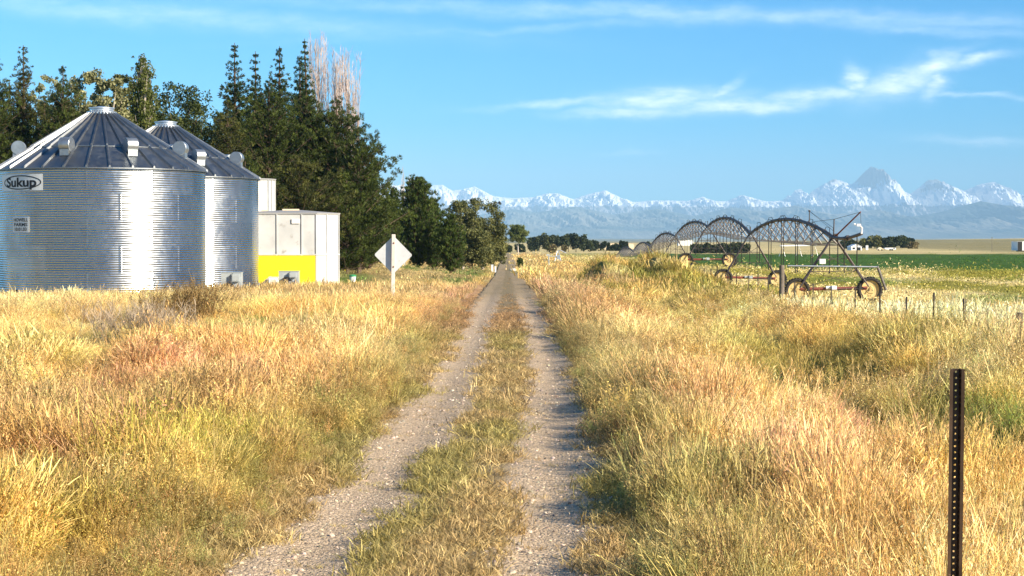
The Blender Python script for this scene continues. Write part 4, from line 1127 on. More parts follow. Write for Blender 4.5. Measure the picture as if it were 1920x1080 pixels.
def conifer(h, Rb, style, seed, detail=1.0, lean=0):
    """returns (V, F, tint) of needles and an MB of trunk and boughs; local coordinates, base at 0"""
    g = np.random.default_rng(seed); wood = MB(); parts = []
    wood.tube([(0, 0, -.3), (lean * .5, 0, h * .5), (lean, 0, h * .99)], .022 * h, 8, .02, cap=False)
    z = h * (.04 if style in ('juniper', 'pine') else .08); ga = g.uniform(0, 6)
    step = {'spruce': .46, 'pine': .42, 'juniper': .22, 'column': .2}[style] / detail ** .5 * (h / 12) ** .3
    CP = []; CD = []; CT = []; CS = []
    lob = g.uniform(.7, 1.25, 12)
    while z < h * .985:
        f = z / h
        if style == 'spruce': rad = Rb * (1 - f) ** 1.0 * min(1, .6 + f * 2.2) + .04; nb = 9 if f < .8 else 6
        elif style == 'pine': rad = Rb * max(.06, (1 - f ** 2.1)) * min(1, .62 + f * 1.6); nb = 9 if f < .85 else 5
        elif style == 'juniper': rad = Rb * (1 - f) ** .55 * min(1, .6 + f * 1.5); nb = 8
        else: rad = Rb * math.sin(PI * min(1, .12 + f * .9)) ** .7; nb = 7
        for b in range(nb):
            ga += 2.39996 + g.uniform(-.2, .2); ln = rad * (g.uniform(.45, 1.25) if style in ('spruce', 'pine') else g.uniform(.55, 1.12)) * lob[int((ga % 6.283) / 6.284 * 12)] ** (.5 if style == 'pine' else .25)
            if style == 'pine' and g.random() < .12: ln *= 1.25
            el = {'spruce': -.25 + .9 * f, 'pine': .25 + .35 * f, 'juniper': .9, 'column': 1.2}[style] + g.uniform(-.15, .15)
            d = np.array((math.cos(ga) * math.cos(el), math.sin(ga) * math.cos(el), math.sin(el)))
            if style in ('juniper', 'column'): ln = ln / math.cos(el) * .8
            zz = z + g.uniform(-.5, .5) * step * (.35 if style == 'spruce' else 1); zz = min(zz, h * .97)
            base = np.array((lean * f, 0, zz)); tip = base + d * ln; tip[2] += (.18 * ln if style == 'pine' else .08 * ln if style == 'spruce' else 0)
            if tip[2] > h: continue
            if detail > .6 and ln > .7: wood.tube([base, (base + tip) / 2 - np.array((0, 0, .04 * ln)), tip], .012 * h * .35 * (1 - f * .6) + .01, 4, .008, cap=False)
            nc = max(2, int(ln / ({'spruce': .26, 'pine': .30, 'juniper': .24, 'column': .26}[style]) * detail ** .5))
            for c in range(nc):
                q = (c + g.uniform(.1, .9)) / nc; q = .25 + .8 * q if style == 'pine' else .12 + .9 * q
                off = g.normal(size=3) * np.array((1, 1, .4)) * ((.06 + .03 * ln) if style == 'spruce' else (.10 + .036 * ln))
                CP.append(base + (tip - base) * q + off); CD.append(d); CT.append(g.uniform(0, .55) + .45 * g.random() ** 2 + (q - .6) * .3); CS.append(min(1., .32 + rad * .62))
        z += step * g.uniform(.8, 1.2)
    CP = np.array(CP); CD = np.array(CD); CT = np.array(CT)
    k = {'spruce': 24, 'pine': 32, 'juniper': 22, 'column': 20}[style]; k = max(4, int(k * detail))
    n = len(CP) * k; SZ = np.repeat(np.array(CS), k); P = np.repeat(CP, k, 0); Dm = np.repeat(CD, k, 0)
    rd = rng.normal(size=(n, 3)); rd /= np.linalg.norm(rd, axis=1)[:, None]
    if style == 'spruce': dv = Dm * .9 + rd * .75 + [0, 0, -.05]; L = rng.uniform(.18, .38, n); W = rng.uniform(.05, .10, n)
    elif style == 'pine': dv = Dm * .5 + rd * .85 + [0, 0, .55]; L = rng.uniform(.16, .34, n); W = rng.uniform(.035, .075, n)
    elif style == 'juniper': dv = Dm * .6 + rd * .6 + [0, 0, .5]; L = rng.uniform(.16, .36, n); W = rng.uniform(.05, .09, n)
    else: dv = Dm * .5 + rd * .9; L = rng.uniform(.12, .22, n); W = rng.uniform(.09, .15, n)
    dv /= np.linalg.norm(dv, axis=1)[:, None]; sc_ = (1 / detail) ** .5
    P = P + rd * (.07 * SZ)[:, None]; L = L * SZ * .85; W = W * np.sqrt(SZ) * .8
    t = np.clip(np.repeat(CT, k) + rng.normal(size=n) * .15, 0, 1.1)
    return blades(P, dv, L * sc_, W * sc_, t), wood


def broadleaf(h, Rb, seed, detail=1., leaf=.16, clear=.18, open_=.15, col=False):
    g = np.random.default_rng(seed); wood = MB(); cl = []
    wood.tube([(0, 0, -.3), (g.normal() * .1, g.normal() * .1, h * .35), (g.normal() * .15, 0, h * .62)], .022 * h, 8, .010 * h, cap=False)
    nl = int(24 * max(.5, detail ** .5))
    for i in range(nl):
        a = i * 2.4 + g.uniform(-.4, .4); z0 = h * g.uniform(clear, .55); f = g.uniform(.25, 1)
        zt = h * (clear + (.95 - clear) * g.uniform(.25, 1)); fz = (zt / h - clear) / (1 - clear); rr = Rb * math.sin(PI * min(.97, .18 + fz * .72)) ** .6 * g.uniform(.45, .95)
        tip = np.array((math.cos(a) * rr, math.sin(a) * rr, zt)); b = np.array((0, 0, z0)); mid = b * .5 + tip * .5 + np.array((0, 0, .06 * h))
        wood.tube([b, mid, tip], .007 * h, 5, .008, cap=False)
        for j in range(5):
            q = b + (tip - b) * g.uniform(.5, 1.05) + g.normal(size=3) * Rb * .16; cl.append((q, Rb * g.uniform(.16, .30)))
    for i in range(int(52 * detail) + 6): # crown top and flanks
        a = g.uniform(0, 6.28); fz = g.uniform(.1, 1); rr = Rb * math.sin(PI * min(.95, .15 + fz * .75)) ** .6 * g.uniform(.7, 1.0) * (1 - .5 * max(0, fz - .7))
        cl.append((np.array((math.cos(a) * rr, math.sin(a) * rr, h * (clear + (.97 - clear) * fz))), Rb * g.uniform(.12, .22)))
    cl.append((np.array((0, 0, h * .95)), Rb * .2)); parts = []; k = int(95 * detail)
    P = []; T_ = []
    for q, r_ in cl:
        if g.random() < open_ * .3: continue
        v = g.normal(size=(k, 3)); v /= np.linalg.norm(v, axis=1)[:, None]; rad = r_ * g.uniform(.3, 1.05, k) ** .6
        pp = q + v * rad[:, None] * [1.15, 1.15, .85]; P.append(pp); T_.append(np.clip(g.uniform(.1, .7) + g.normal(size=k) * .2, 0, 1.1))
    P = np.concatenate(P); t = np.concatenate(T_); n = len(P); ok = (P[:, 2] < h) & (P[:, 2] > .1); P, t = P[ok], t[ok]; n = len(P)
    dv = rng.normal(size=(n, 3)); dv /= np.linalg.norm(dv, axis=1)[:, None]
    return blades(P, dv, rng.uniform(.7, 1.3, n) * leaf, rng.uniform(.5, .9, n) * leaf, t), wood


def put_tree(px, ytop, D, hwpx, style, mat, label, name='tree', cat='tree', group=None, seed=0, detail=1., bark='bark', lean=0, ybase=None, leaf=.16, clear=.15, open_=.12, zoff=0):
    p = at(px, 455, D); zt = at(px, ytop, D).z; z0 = hz(p.x, p.y) - .05
    h = zt - z0; Rb = hwpx / F * D * {'spruce': 1.7, 'pine': 1.5, 'juniper': 1.15, 'column': 1.0, 'broad': 1.25}[style]
    t = thing(name, label, cat, (p.x, p.y, z0), group, 0)
    if style == 'broad': (V, Fc, ti), wood = broadleaf(h, Rb, seed, detail, leaf, clear, open_)
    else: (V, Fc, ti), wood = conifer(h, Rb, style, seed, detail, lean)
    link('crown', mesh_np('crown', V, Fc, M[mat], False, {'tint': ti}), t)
    wood.build('trunk', M[bark], t)
    return t


def bare_tree(px, ytop, D, hwpx, label, seed, group, n=48, base_frac=.35):
    g = np.random.default_rng(seed); p = at(px, 455, D); zt = at(px, ytop, D).z; z0 = hz(p.x, p.y) - .05; h = zt - z0; w = hwpx / F * D
    t = thing('bare_poplar', label, 'tree', (p.x, p.y, z0), group)
    m = MB(); m.tube([(0, 0, -.3), (.05, 0, h * .5), (0, 0, h * .93)], .16, 7, .02, cap=False); m.build('trunk', M['bark_pale'], t)
    m = MB()
    for i in range(n):
        a = g.uniform(0, 6.28); f0 = g.uniform(.3, .75); r_ = w * 1.5 * g.uniform(.1, 1) ** .7; L = h * g.uniform(.12, .5)
        zt_ = min(h * g.uniform(.9, 1.0), h * f0 + L); b = Vector((0, 0, h * f0)); e = Vector((math.cos(a) * r_, math.sin(a) * r_, zt_))
        mid = b.lerp(e, .45) + Vector((math.cos(a) * r_ * .45, math.sin(a) * r_ * .45, 0)); m.tube([b, mid, e], .032, 4, .008, cap=False)
        for j in range(14):
            q = mid.lerp(e, g.uniform(-.4, .95)); m.tube([q, q + Vector((g.normal() * .24, g.normal() * .24, g.uniform(.3, .9)))], .014, 3, .005, cap=False)
    m.build('branch', M['bark_red'], t)


GL = 'tall trees behind the round bins'; GR = 'dark conifers beyond the white bins'
put_tree(-6, 100, 122, 52, 'pine', 'pine', 'dark pine cut off by the left edge of the photo', 'pine_tree', group=GL, seed=1)
put_tree(46, 80, 124, 40, 'pine', 'pine_brown', 'tallest pointed pine on the far left, rising above its neighbours', 'pine_tree', group=GL, seed=2)
put_tree(92, 130, 134, 28, 'broad', 'silver', 'slim pale leafy tree between the two left pines', 'leafy_tree', group=GL, seed=3, bark='bark_pale', leaf=.18)
put_tree(120, 118, 121, 46, 'pine', 'pine', 'broad brownish pine directly above the left bin roof slope', 'pine_tree', group=GL, seed=4)
put_tree(165, 124, 132, 36, 'broad', 'silver', 'silvery leafy tree right of the broad brownish pine', 'leafy_tree', group=GL, seed=5, bark='bark_pale', leaf=.2)
put_tree(206, 140, 124, 36, 'broad', 'silver', 'silvery tree directly behind the peak of the nearest bin', 'leafy_tree', group=GL, seed=6, bark='bark_pale', leaf=.2)
put_tree(236, 132, 129, 30, 'broad', 'olive', 'olive leafy tree just left of the slender green poplar', 'leafy_tree', group=GL, seed=7, leaf=.18)
put_tree(268, 100, 125, 33, 'column', 'poplar', 'slender green columnar poplar between the two bin roofs', 'poplar_tree', group=GL, seed=8, bark='bark_pale')
put_tree(338, 150, 128, 52, 'broad', 'broad', 'round dark leafy tree above the second bin roof', 'leafy_tree', group=GL, seed=9, leaf=.17)
put_tree(300, 210, 132, 50, 'broad', 'broad', 'low dark tree filling the gap behind the two bin roofs', 'leafy_tree', group=GL, seed=10)
put_tree(185, 190, 138, 60, 'broad', 'broad', 'shaded understorey tree behind the nearest bin peak', 'leafy_tree', group=GL, seed=11)
put_tree(60, 200, 140, 80, 'broad', 'broad', 'shaded understorey tree behind the left pines', 'leafy_tree', group=GL, seed=12)
put_tree(385, 235, 130, 42, 'spruce', 'spruce', 'low dark spruce between the round leafy tree and the tall spruces', 'spruce_tree', group=GL, seed=13)

put_tree(20, 150, 130, 50, 'pine', 'pine', 'shorter dark pine between the edge pine and the tallest left pine', 'pine_tree', group=GL, seed=14)
put_tree(150, 178, 123, 50, 'broad', 'silver', 'low silvery tree left of the nearest bin peak', 'leafy_tree', group=GL, seed=15, bark='bark_pale', leaf=.2)
put_tree(245, 172, 133, 56, 'broad', 'broad', 'dark leafy tree behind the slender green poplar', 'leafy_tree', group=GL, seed=16, leaf=.18)
put_tree(85, 175, 128, 44, 'pine', 'pine_brown', 'shorter brownish pine below the slim pale leafy tree', 'pine_tree', group=GL, seed=17)
put_tree(360, 185, 134, 50, 'broad', 'broad', 'dark leafy tree right behind the round one above the second roof', 'leafy_tree', group=GL, seed=18)
for i_, (x_, y_, h_) in enumerate(((-43, 70, 14), (-48, 88, 15), (-45, 56, 12))):   # the tree row goes on past the left edge; the bins mirror it
    z0 = hz(x_, y_); t = thing('spruce_tree', 'spruce left of the photo, mirrored darkly in the bin walls', 'tree', (x_, y_, z0), 'spruces past the left edge')
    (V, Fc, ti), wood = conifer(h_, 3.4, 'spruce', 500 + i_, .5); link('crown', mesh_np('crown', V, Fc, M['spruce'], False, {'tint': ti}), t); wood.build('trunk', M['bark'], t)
put_tree(441, 76, 140, 62, 'spruce', 'spruce', 'tallest left spruce of the dark clump, with a wide ragged crown', 'spruce_tree', group=GR, seed=21)
put_tree(480, 92, 146, 48, 'spruce', 'spruce', 'thin topped spruce just right of the tallest left spruce', 'spruce_tree', group=GR, seed=22)
put_tree(525, 82, 142, 58, 'spruce', 'spruce', 'spruce with a narrow spire in the middle of the dark clump', 'spruce_tree', group=GR, seed=23)
put_tree(563, 100, 138, 56, 'spruce', 'spruce', 'spruce with a blunt top just left of the leaning spire', 'spruce_tree', group=GR, seed=24)
put_tree(584, 68, 144, 40, 'spruce', 'juniper', 'leaning narrow green spire touching the bare poplars', 'spruce_tree', group=GR, seed=25, lean=-.5)
put_tree(428, 185, 122, 52, 'pine', 'pine_brown', 'dull brownish pine in front, next to the second bin roof', 'pine_tree', group=GR, seed=26)
put_tree(505, 150, 126, 72, 'pine', 'pine', 'broad pine in the centre of the dark clump', 'pine_tree', group=GR, seed=27)
put_tree(575, 165, 130, 66, 'pine', 'pine', 'bushy pine behind the white bins, under the bare poplars', 'pine_tree', group=GR, seed=28)
put_tree(632, 178, 128, 72, 'pine', 'pine', 'wide pine at the right end of the dark clump', 'pine_tree', group=GR, seed=29)
put_tree(672, 240, 124, 60, 'pine', 'pine', 'lower right pine whose boughs overhang the lawn', 'pine_tree', group=GR, seed=30)
put_tree(460, 290, 119, 60, 'pine', 'pine', 'short pine filling the space just right of the second bin', 'pine_tree', group=GR, seed=34)
put_tree(408, 205, 136, 40, 'spruce', 'spruce', 'dark spruce at the left foot of the tallest left spruce', 'spruce_tree', group=GR, seed=36)
put_tree(478, 190, 132, 60, 'pine', 'pine', 'pine filling the middle height left of the central broad pine', 'pine_tree', group=GR, seed=37)
put_tree(610, 235, 134, 64, 'pine', 'pine', 'pine filling the middle height behind the wide right pine', 'pine_tree', group=GR, seed=38)
put_tree(692, 322, 130, 42, 'pine', 'pine', 'short pine at the right foot of the dark clump, boughs near the lawn', 'pine_tree', group=GR, seed=39)
put_tree(650, 330, 122, 46, 'pine', 'pine', 'short pine just right of the squat white bin', 'pine_tree', group=GR, seed=40)
put_tree(722, 372, 146, 36, 'juniper', 'juniper', 'low bushy juniper in the gap between the pines and the diamond sign', 'juniper_tree', group='junipers beside the lawn', seed=55)
put_tree(560, 290, 120, 62, 'pine', 'pine_brown', 'short brownish pine right above the squat white bin', 'pine_tree', group=GR, seed=35)
bare_tree(598, 53, 150, 14, 'tallest bare pale poplar, leftmost of the leafless ones', 41, 'leafless poplars above the pines')
bare_tree(630, 70, 152, 16, 'middle leafless poplar between the tallest one and the reddish one', 42, 'leafless poplars above the pines')
bare_tree(655, 84, 149, 16, 'rightmost reddish leafless poplar above the wide pine', 43, 'leafless poplars above the pines', n=62)
bare_tree(757, 312, 190, 14, 'small leafless treetop rising behind the first juniper', 44, 'leafless poplars above the pines', n=12)
put_tree(738, 352, 160, 34, 'juniper', 'juniper', 'bushy juniper wedged between the pines and the pointed juniper', 'juniper_tree', group='junipers beside the lawn', seed=51)
put_tree(784, 330, 152, 50, 'juniper', 'juniper', 'tall pointed juniper behind the diamond sign', 'juniper_tree', group='junipers beside the lawn', seed=52)
put_tree(812, 372, 158, 36, 'juniper', 'juniper', 'middle juniper merging with the pointed one', 'juniper_tree', group='junipers beside the lawn', seed=54)
put_tree(845, 402, 150, 32, 'juniper', 'juniper', 'low green juniper at the right end, nearest the track', 'juniper_tree', group='junipers beside the lawn', seed=53)
put_tree(868, 376, 205, 34, 'broad', 'olive', 'olive leafy tree with pale trunk right of the junipers', 'leafy_tree', group='leafy trees left of the track', seed=61, bark='bark_pale', clear=.12, leaf=.22, open_=.6)
put_tree(905, 372, 212, 36, 'broad', 'olive', 'ragged olive leafy tree standing nearest the track', 'leafy_tree', group='leafy trees left of the track', seed=62, bark='bark_pale', clear=.10, leaf=.22, open_=.7)
put_tree(925, 425, 240, 20, 'broad', 'olive', 'small leafy tree at the edge of the track behind the ragged one', 'leafy_tree', group='leafy trees left of the track', seed=63, clear=.05, leaf=.22)
put_tree(885, 430, 200, 34, 'broad', 'olive', 'low bushy growth under the ragged leafy trees', 'leafy_tree', group='leafy trees left of the track', seed=64, clear=.02, leaf=.2)
put_tree(972, 422, 440, 15, 'broad', 'poplar', 'lone airy tree with a bare pale trunk beyond the end of the track', 'lone_tree', seed=65, bark='bark_pale', clear=.42, leaf=.3, open_=.9, detail=.8)
put_tree(975, 484, 205, 8, 'juniper', 'juniper', 'small dark conical shrub on the right bank of the distant track', 'shrub', 'shrub', seed=66, detail=.7)


def far_tree(px, ytop, D, hwpx, mat, label, group, seed, style='broad', cat='tree', name='tree'):
    p = at(px, 455, D); z0 = hz(p.x, p.y) - .1; h = at(px, ytop, D).z - z0; Rb = hwpx / F * D; g = np.random.default_rng(seed)
    t = thing(name, label, cat, (p.x, p.y, z0), group); n = 1500
    if style == 'broad':
        L = []; T_ = []
        for q in range(9):
            c = np.array((g.uniform(-.6, .6) * Rb, g.uniform(-.6, .6) * Rb, h * g.uniform(.28, .8))); r_ = Rb * g.uniform(.35, .6)
            v = g.normal(size=(n // 9, 3)); v /= np.linalg.norm(v, axis=1)[:, None]; L.append(c + v * r_ * [1, 1, min(1.3, .28 * h / r_)]); T_.append(np.clip(g.uniform(.1, .8) + g.normal(size=n // 9) * .2, 0, 1))
        P = np.concatenate(L); ti = np.concatenate(T_)
        P[:, 2] = np.clip(P[:, 2], .0, h)
    else:
        f = g.random(n) ** 1.3; a = g.uniform(0, 6.28, n); rr = Rb * (1 - f) * g.uniform(.5, 1.1, n); P = np.stack([np.cos(a) * rr, np.sin(a) * rr, h * (.04 + .96 * f)], -1); ti = g.random(n)
    dv = g.normal(size=(len(P), 3)); dv /= np.linalg.norm(dv, axis=1)[:, None]; s = np.full(len(P), max(.16, D * .00075))
    V, Fc, t3 = blades(P, dv, s * 1.4, s, ti)
    link('crown', mesh_np('crown', V, Fc, M[mat], False, {'tint': t3}), t)
    m = MB(); m.tube([(0, 0, -.3), (0, 0, h * .7)], max(.12, h * .025), 6, .05, cap=False); m.build('trunk', M['bark'], t)


s_ = 200
GW = 'trees of the distant wood right of the track'
for px, yt, hw_, mt, lb in ((998, 446, 9, 'far_dark', 'leftmost low dark tree of the distant wood'), (1011, 441, 10, 'far_dark', 'dark tree second from the left end of the distant wood'),
                         (1026, 436, 12, 'olive', 'tallest olive tree in the left half of the distant wood'), (1040, 439, 10, 'far_dark', 'dark tree right of the tallest olive one in the distant wood'),
                         (1053, 441, 9, 'far_dark', 'dark tree in the middle of the distant wood'), (1066, 438, 11, 'far_dark', 'bluish dark tree right of the middle of the distant wood'),
                         (1080, 437, 12, 'far_dark', 'widest dark tree in the right half of the distant wood'), (1094, 441, 10, 'far_dark', 'dark tree second from the right end of the distant wood'),
                         (1105, 448, 7, 'far_dark', 'rightmost dark tree of the distant wood')):
    s_ += 1; far_tree(px, yt, 640, hw_, mt, lb, GW, s_)
far_tree(1037, 456, 560, 6, 'far_tan', 'pale yellowish bush in front of the distant wood', None, 231, cat='bush', name='bush')
far_tree(1058, 461, 560, 4, 'far_tan', 'small tan bush at the foot of the distant wood', None, 232, cat='bush', name='bush')
far_tree(951, 459, 600, 9, 'far_dark', 'round dark bush right where the track vanishes', None, 233, cat='bush', name='bush')
far_tree(975, 458, 590, 10, 'far_dark', 'round dark bush behind the trunk of the lone tree', None, 234, cat='bush', name='bush')
for i, (px, yt, hw_, st) in enumerate(((1112, 452, 3, 'c'), (1118, 450, 4, 'b'), (1127, 459, 4, 'c'), (1133, 452, 3, 'b'), (1141, 457, 2.6, 'c'), (1148, 460, 4, 'b'), (1156, 458, 4, 'b'), (1164, 453, 4, 'c'), (1170, 454, 2.6, 'c'), (1175, 455, 2.6, 'c'), (1172, 465, 4, 'b'))):
    far_tree(px, yt, 690, hw_, 'far_dark', 'small dark tree in the scattered row beside the cream farm buildings', 'small trees by the cream buildings', 240 + i, 'broad' if st == 'b' else 'cone')
far_tree(1215, 450, 470, 6, 'far_dark', 'lone dark upright tree behind the far sprinkler arches', None, 260, 'broad')
for i in range(10):
    far_tree(1304 + i * 10.5, 459 - (i % 3) - (2 if i > 6 else 0), 560, 8.5, 'far_dark', 'clipped dark tree in the dense shelterbelt behind the sprinkler arches', 'shelterbelt trees behind the sprinkler', 270 + i)
GF = 'trees around the distant farmyard'
for i, (px, yt, hw_, mt, lb) in enumerate(((1583, 452, 8, 'far_dark', 'low tree at the left end of the farmyard trees'), (1599, 450, 10, 'far_dark', 'dark tree directly behind the white shed'), (1617, 449, 8, 'olive', 'olive tree just right of the white shed'),
                                        (1640, 442, 15, 'olive', 'largest grey green tree of the farmyard'), (1655, 447, 8, 'far_dark', 'dark tree right of the largest farmyard tree'), (1668, 445, 9, 'far_dark', 'dark upright tree above the white trailer'),
                                        (1679, 445, 7, 'far_dark', 'narrow dark tree right of the white trailer'), (1694, 443, 14, 'far_dark', 'broad dark tree near the right end of the farmyard'), (1708, 448, 8, 'far_dark', 'rightmost dark tree of the farmyard'),
                                        (1712, 455, 10, 'far_tan', 'tan bushy tree in front of the right farmyard trees'), (1627, 455, 8, 'far_dark', 'short dark tree behind the small white box'))):
    far_tree(px, yt, 740 if mt != 'far_tan' else 720, hw_, mt, lb, GF, 300 + i)

# ------------------------------------------------------------------ distant buildings and small things
def shed(px0, px1, ytop, yeave, D, label, mat='white', rmat='white', cat='shed', deep=8., door=True, name='shed', group=None):
    a = at(px0, 455, D); b = at(px1, 455, D); cx = (a.x + b.x) / 2; w = b.x - a.x; z0 = min(hz(a.x, D), hz(b.x, D)) - .1; ze = at(px0, yeave, D).z - z0; zt = at(px0, ytop, D).z - z0
    t = thing(name, label, cat, (cx, D, z0), group); m = MB()
    m.prism([(-w / 2, 0), (w / 2, 0), (w / 2, ze), (0, zt - .08), (-w / 2, ze)], (0, 0, 0), (1, 0, 0), (0, 0, 1), (0, 1, 0), 0, deep); m.build('wall', M[mat], t)
    m = MB()
    for s in (-1, 1):
        e = Vector((s * (w / 2 + .15), 0, ze - .05)); q = Vector((0, 0, zt)); m.add([e + Vector((0, -.15, 0)), q + Vector((0, -.15, 0)), q + Vector((0, deep + .15, 0)), e + Vector((0, deep + .15, 0)),
             e + Vector((0, -.15, -.1)), q + Vector((0, -.15, -.1)), q + Vector((0, deep + .15, -.1)), e + Vector((0, deep + .15, -.1))], [(0, 1, 2, 3), (7, 6, 5, 4), (0, 4, 5, 1), (2, 6, 7, 3), (0, 3, 7, 4)])
    m.build('roof', M[rmat], t)
    if door:
        m = MB(); m.box((w * .22, -.03, ze * .4), (w * .34, .06, ze * .8)); m.build('door', M['glass_dark'], t)
        m = MB(); m.box((-w * .25, -.03, ze * .55), (w * .22, .06, ze * .42)); m.build('window', M['glass_dark'], t)
    return t


shed(1596, 1616, 457.5, 462, 690, 'white gabled shed with a dark doorway in the distant farmyard')
shed(1121, 1137, 455, 459, 760, 'cream gabled farmhouse behind the scattered row of small trees', 'cream', 'roof_grey', 'house', name='farm_house', door=False)
shed(1136, 1166, 456, 457.5, 770, 'long low cream farm shed right of the cream farmhouse', 'cream', 'cream', name='farm_shed', door=False)
shed(1177, 1189, 456, 457, 800, 'small cream box shed in front of the grey green hill', 'cream', 'cream', name='farm_shed', door=False)
shed(1272, 1300, 449, 450.5, 1100, 'distant pale low roofed barn above the sprinkler wheels', 'white', 'roof_grey', name='farm_shed', door=False)


def trailer():
    D = 680; a = at(1659, 455, D); b = at(1680, 455, D); w = b.x - a.x; z0 = hz(a.x, D); h = at(0, 464.5, D).z - z0
    t = thing('camper_trailer', 'white camper trailer parked before the farmyard trees', 'trailer', ((a.x + b.x) / 2, D, z0))
    m = MB(); m.prism([(-w / 2, h * .55), (-w / 2 + .9, h * .35), (-w * .1, h * .3), (-w * .1, .35), (w / 2, .35), (w / 2, h * .95), (w * .2, h), (-w / 2 + .4, h * .98), (-w / 2, h * .85)], (0, 0, 0), (1, 0, 0), (0, 0, 1), (0, 1, 0), 0, 2.3); m.build('body', M['white'], t)
    for x in (-w * .02, w * .16):
        m = MB(); m.lathe([(0, -.1), (.33, -.1), (.33, .1), (0, .1)], (x, .1, .33), (0, 1, 0), 14); m.build('wheel', M['black'], t)
    m = MB(); m.box((w * .33, -.02, h * .72), (.5, .04, .35)); m.build('window', M['glass_dark'], t)


trailer()
p = at(1625.5, 455, 685); z0 = hz(p.x, p.y); m = MB(); m.box((p.x, p.y, z0 + .8), (.85, .8, 1.6)); m.box((p.x, p.y, z0 + 1.64), (.95, .9, .08)); one('utility_box', m, M['white'], 'small upright white box between the shed and the trailer', 'box', (p.x, p.y, z0))
p = at(1650.5, 455, 675); z0 = hz(p.x, p.y)
t = thing('parked_car', 'tiny pale car parked left of the camper trailer', 'car', (p.x, p.y, z0)); m = MB()
m.prism([(-1.0, .3), (1.0, .3), (1.0, .75), (.6, .85), (.35, 1.25), (-.5, 1.25), (-.8, .85), (-1.0, .8)], (0, 0, 0), (1, 0, 0), (0, 0, 1), (0, 1, 0), 0, 1.6); m.build('body', M['cream'], t)
for x in (-.6, .6): m = MB(); m.lathe([(0, -.08), (.3, -.08), (.3, .08), (0, .08)], (x, .05, .3), (0, 1, 0), 12); m.build('wheel', M['black'], t)
# dark container on the rise at the right edge
p = at(1912, 455, 640); z0 = at(1912, 464.5, 640).z; z0 = hz(p.x + 1, 640); zt = at(0, 453, 640).z; t = thing('storage_trailer', 'black fronted white box trailer on the tan rise at the right edge', 'trailer', (p.x, p.y, z0))
m = MB(); m.box((.8, 4, (zt - z0) / 2 + .2), (3.0, 8, zt - z0 - .3)); m.build('body', M['white'], t)
m = MB(); m.box((.1, -.06, (zt - z0) / 2 + .2), (1.5, .08, zt - z0 - .4)); m.build('door', M['black'], t)
m = MB(); m.box((.8, 2, .2), (2.6, 1.2, .4)); m.build('wheel', M['black'], t)
p = at(1860, 455, 620); z0 = hz(p.x, p.y); m = MB(); m.tube([(p.x, p.y, z0), (p.x, p.y, at(0, 444, 620).z)], .09, 6, .05); m.box((p.x, p.y, at(0, 446, 620).z), (.7, .1, .08))
one('utility_pole', m, M['wood'], 'thin lone pole on the tan rise at far right', 'pole', (p.x, p.y, z0))
# long low irrigation pipe in the far field, seen through the sprinkler
a = at(1463, 461, 420); b = at(1531, 460, 440); z0 = hz(a.x, a.y); t = thing('irrigation_pipe', 'long pale pipe on low stands in the far green field', 'pipe', (a.x, a.y, z0)); m = MB(); m.tube([a, b], .16, 8); m.build('pipe', M['white'], t, (a.x, a.y, z0))
for f in (.05, .5, .95):
    q = Vector(a).lerp(b, f); m = MB(); g = hz(q.x, q.y)
    m.tube([(q.x - .7, q.y, g), q, (q.x + .7, q.y, g)], .06, 6); m.build('stand', M['galv_plain'], t, (a.x, a.y, z0))
# small pivot point and riser left of the mound
D = 320; p = at(1046, 455, D); z0 = hz(p.x, p.y); zt = at(0, 470.5, D).z; t = thing('pivot_tower', 'small grey pyramid pivot tower beyond the yellow green mound', 'irrigation tower', (p.x, p.y, z0)); h = zt - z0
for sx in (-1, 1):
    for sy in (-1, 1):
        m = MB(); m.tube([(sx * .55, sy * .55, 0), (sx * .08, sy * .08, h)], .05, 6); m.build('leg', M['galv_plain'], t)
m = MB(); m.box((.1, -.5, h * .35), (.6, .08, h * .5)); m.tube([(0, 0, h), (.5, 0, h + .1), (1.4, 0, h * .8)], .07, 8); m.build('panel', M['galv_plain'], t)
D = 260; p = at(1029, 455, D); z0 = hz(p.x, p.y); zt = at(0, 479, D).z; m = MB(); m.tube([(p.x, p.y, z0), (p.x, p.y, zt)], .07, 8); m.box((p.x - .1, p.y, zt + .06), (.45, .2, .22)); m.tube([(p.x - .1, p.y, zt - .1), (p.x + 1.1, p.y, zt - .12)], .06, 8)
one('water_riser', m, M['grey_paint'], 'dark water riser post with a pale cap left of the pivot tower', 'valve post', (p.x, p.y, z0))
for i, (px, ht) in enumerate(((923, 497), (929, 500))):
    D = 190; p = at(px, 455, D); z0 = hz(p.x, p.y); zt = at(0, ht, D).z; m = MB(); w = .16 if i else .2; m.box((p.x, p.y, (z0 + zt) / 2), (w, .15, zt - z0)); m.box((p.x, p.y, zt + .02), (w + .05, .2, .05))
    one('marker_post', m, M['white'], ('shorter right one' if i else 'taller left one') + ' of two white marker posts left of the distant track', 'marker post', (p.x, p.y, z0), 'white marker posts left of the track')
import bmesh
bm = bmesh.new(); bmesh.ops.create_icosphere(bm, subdivisions=2, radius=.4)
for v in bm.verts: v.co *= random.uniform(.85, 1.12); v.co.z *= .7
me = bpy.data.meshes.new('rock'); bm.to_mesh(me); bm.free(); me.materials.append(M['stone']); p = at(962, 455, 195)
tag(link('rock', me, None, (p.x, p.y, hz(p.x, p.y) + .12)), 'pale rock on the right bank of the distant track', 'rock')
p = at(661, 455, 112); z0 = hz(p.x, p.y); t = thing('plastic_tub', 'small green and white tub lying on the lawn right of the white bins', 'tub', (p.x, p.y, z0))
m = MB(); m.lathe([(0, 0), (.16, 0), (.2, .32), (.18, .32), (.14, .03), (0, .03)], (0, 0, .05), n=16); m.build('tub', M['white'], t); m = MB(); m.lathe([(0, .35), (.22, .35), (.22, .42), (.1, .47), (0, .47)], (0, 0, .03), n=16); m.build('lid', M['tub_green'], t)
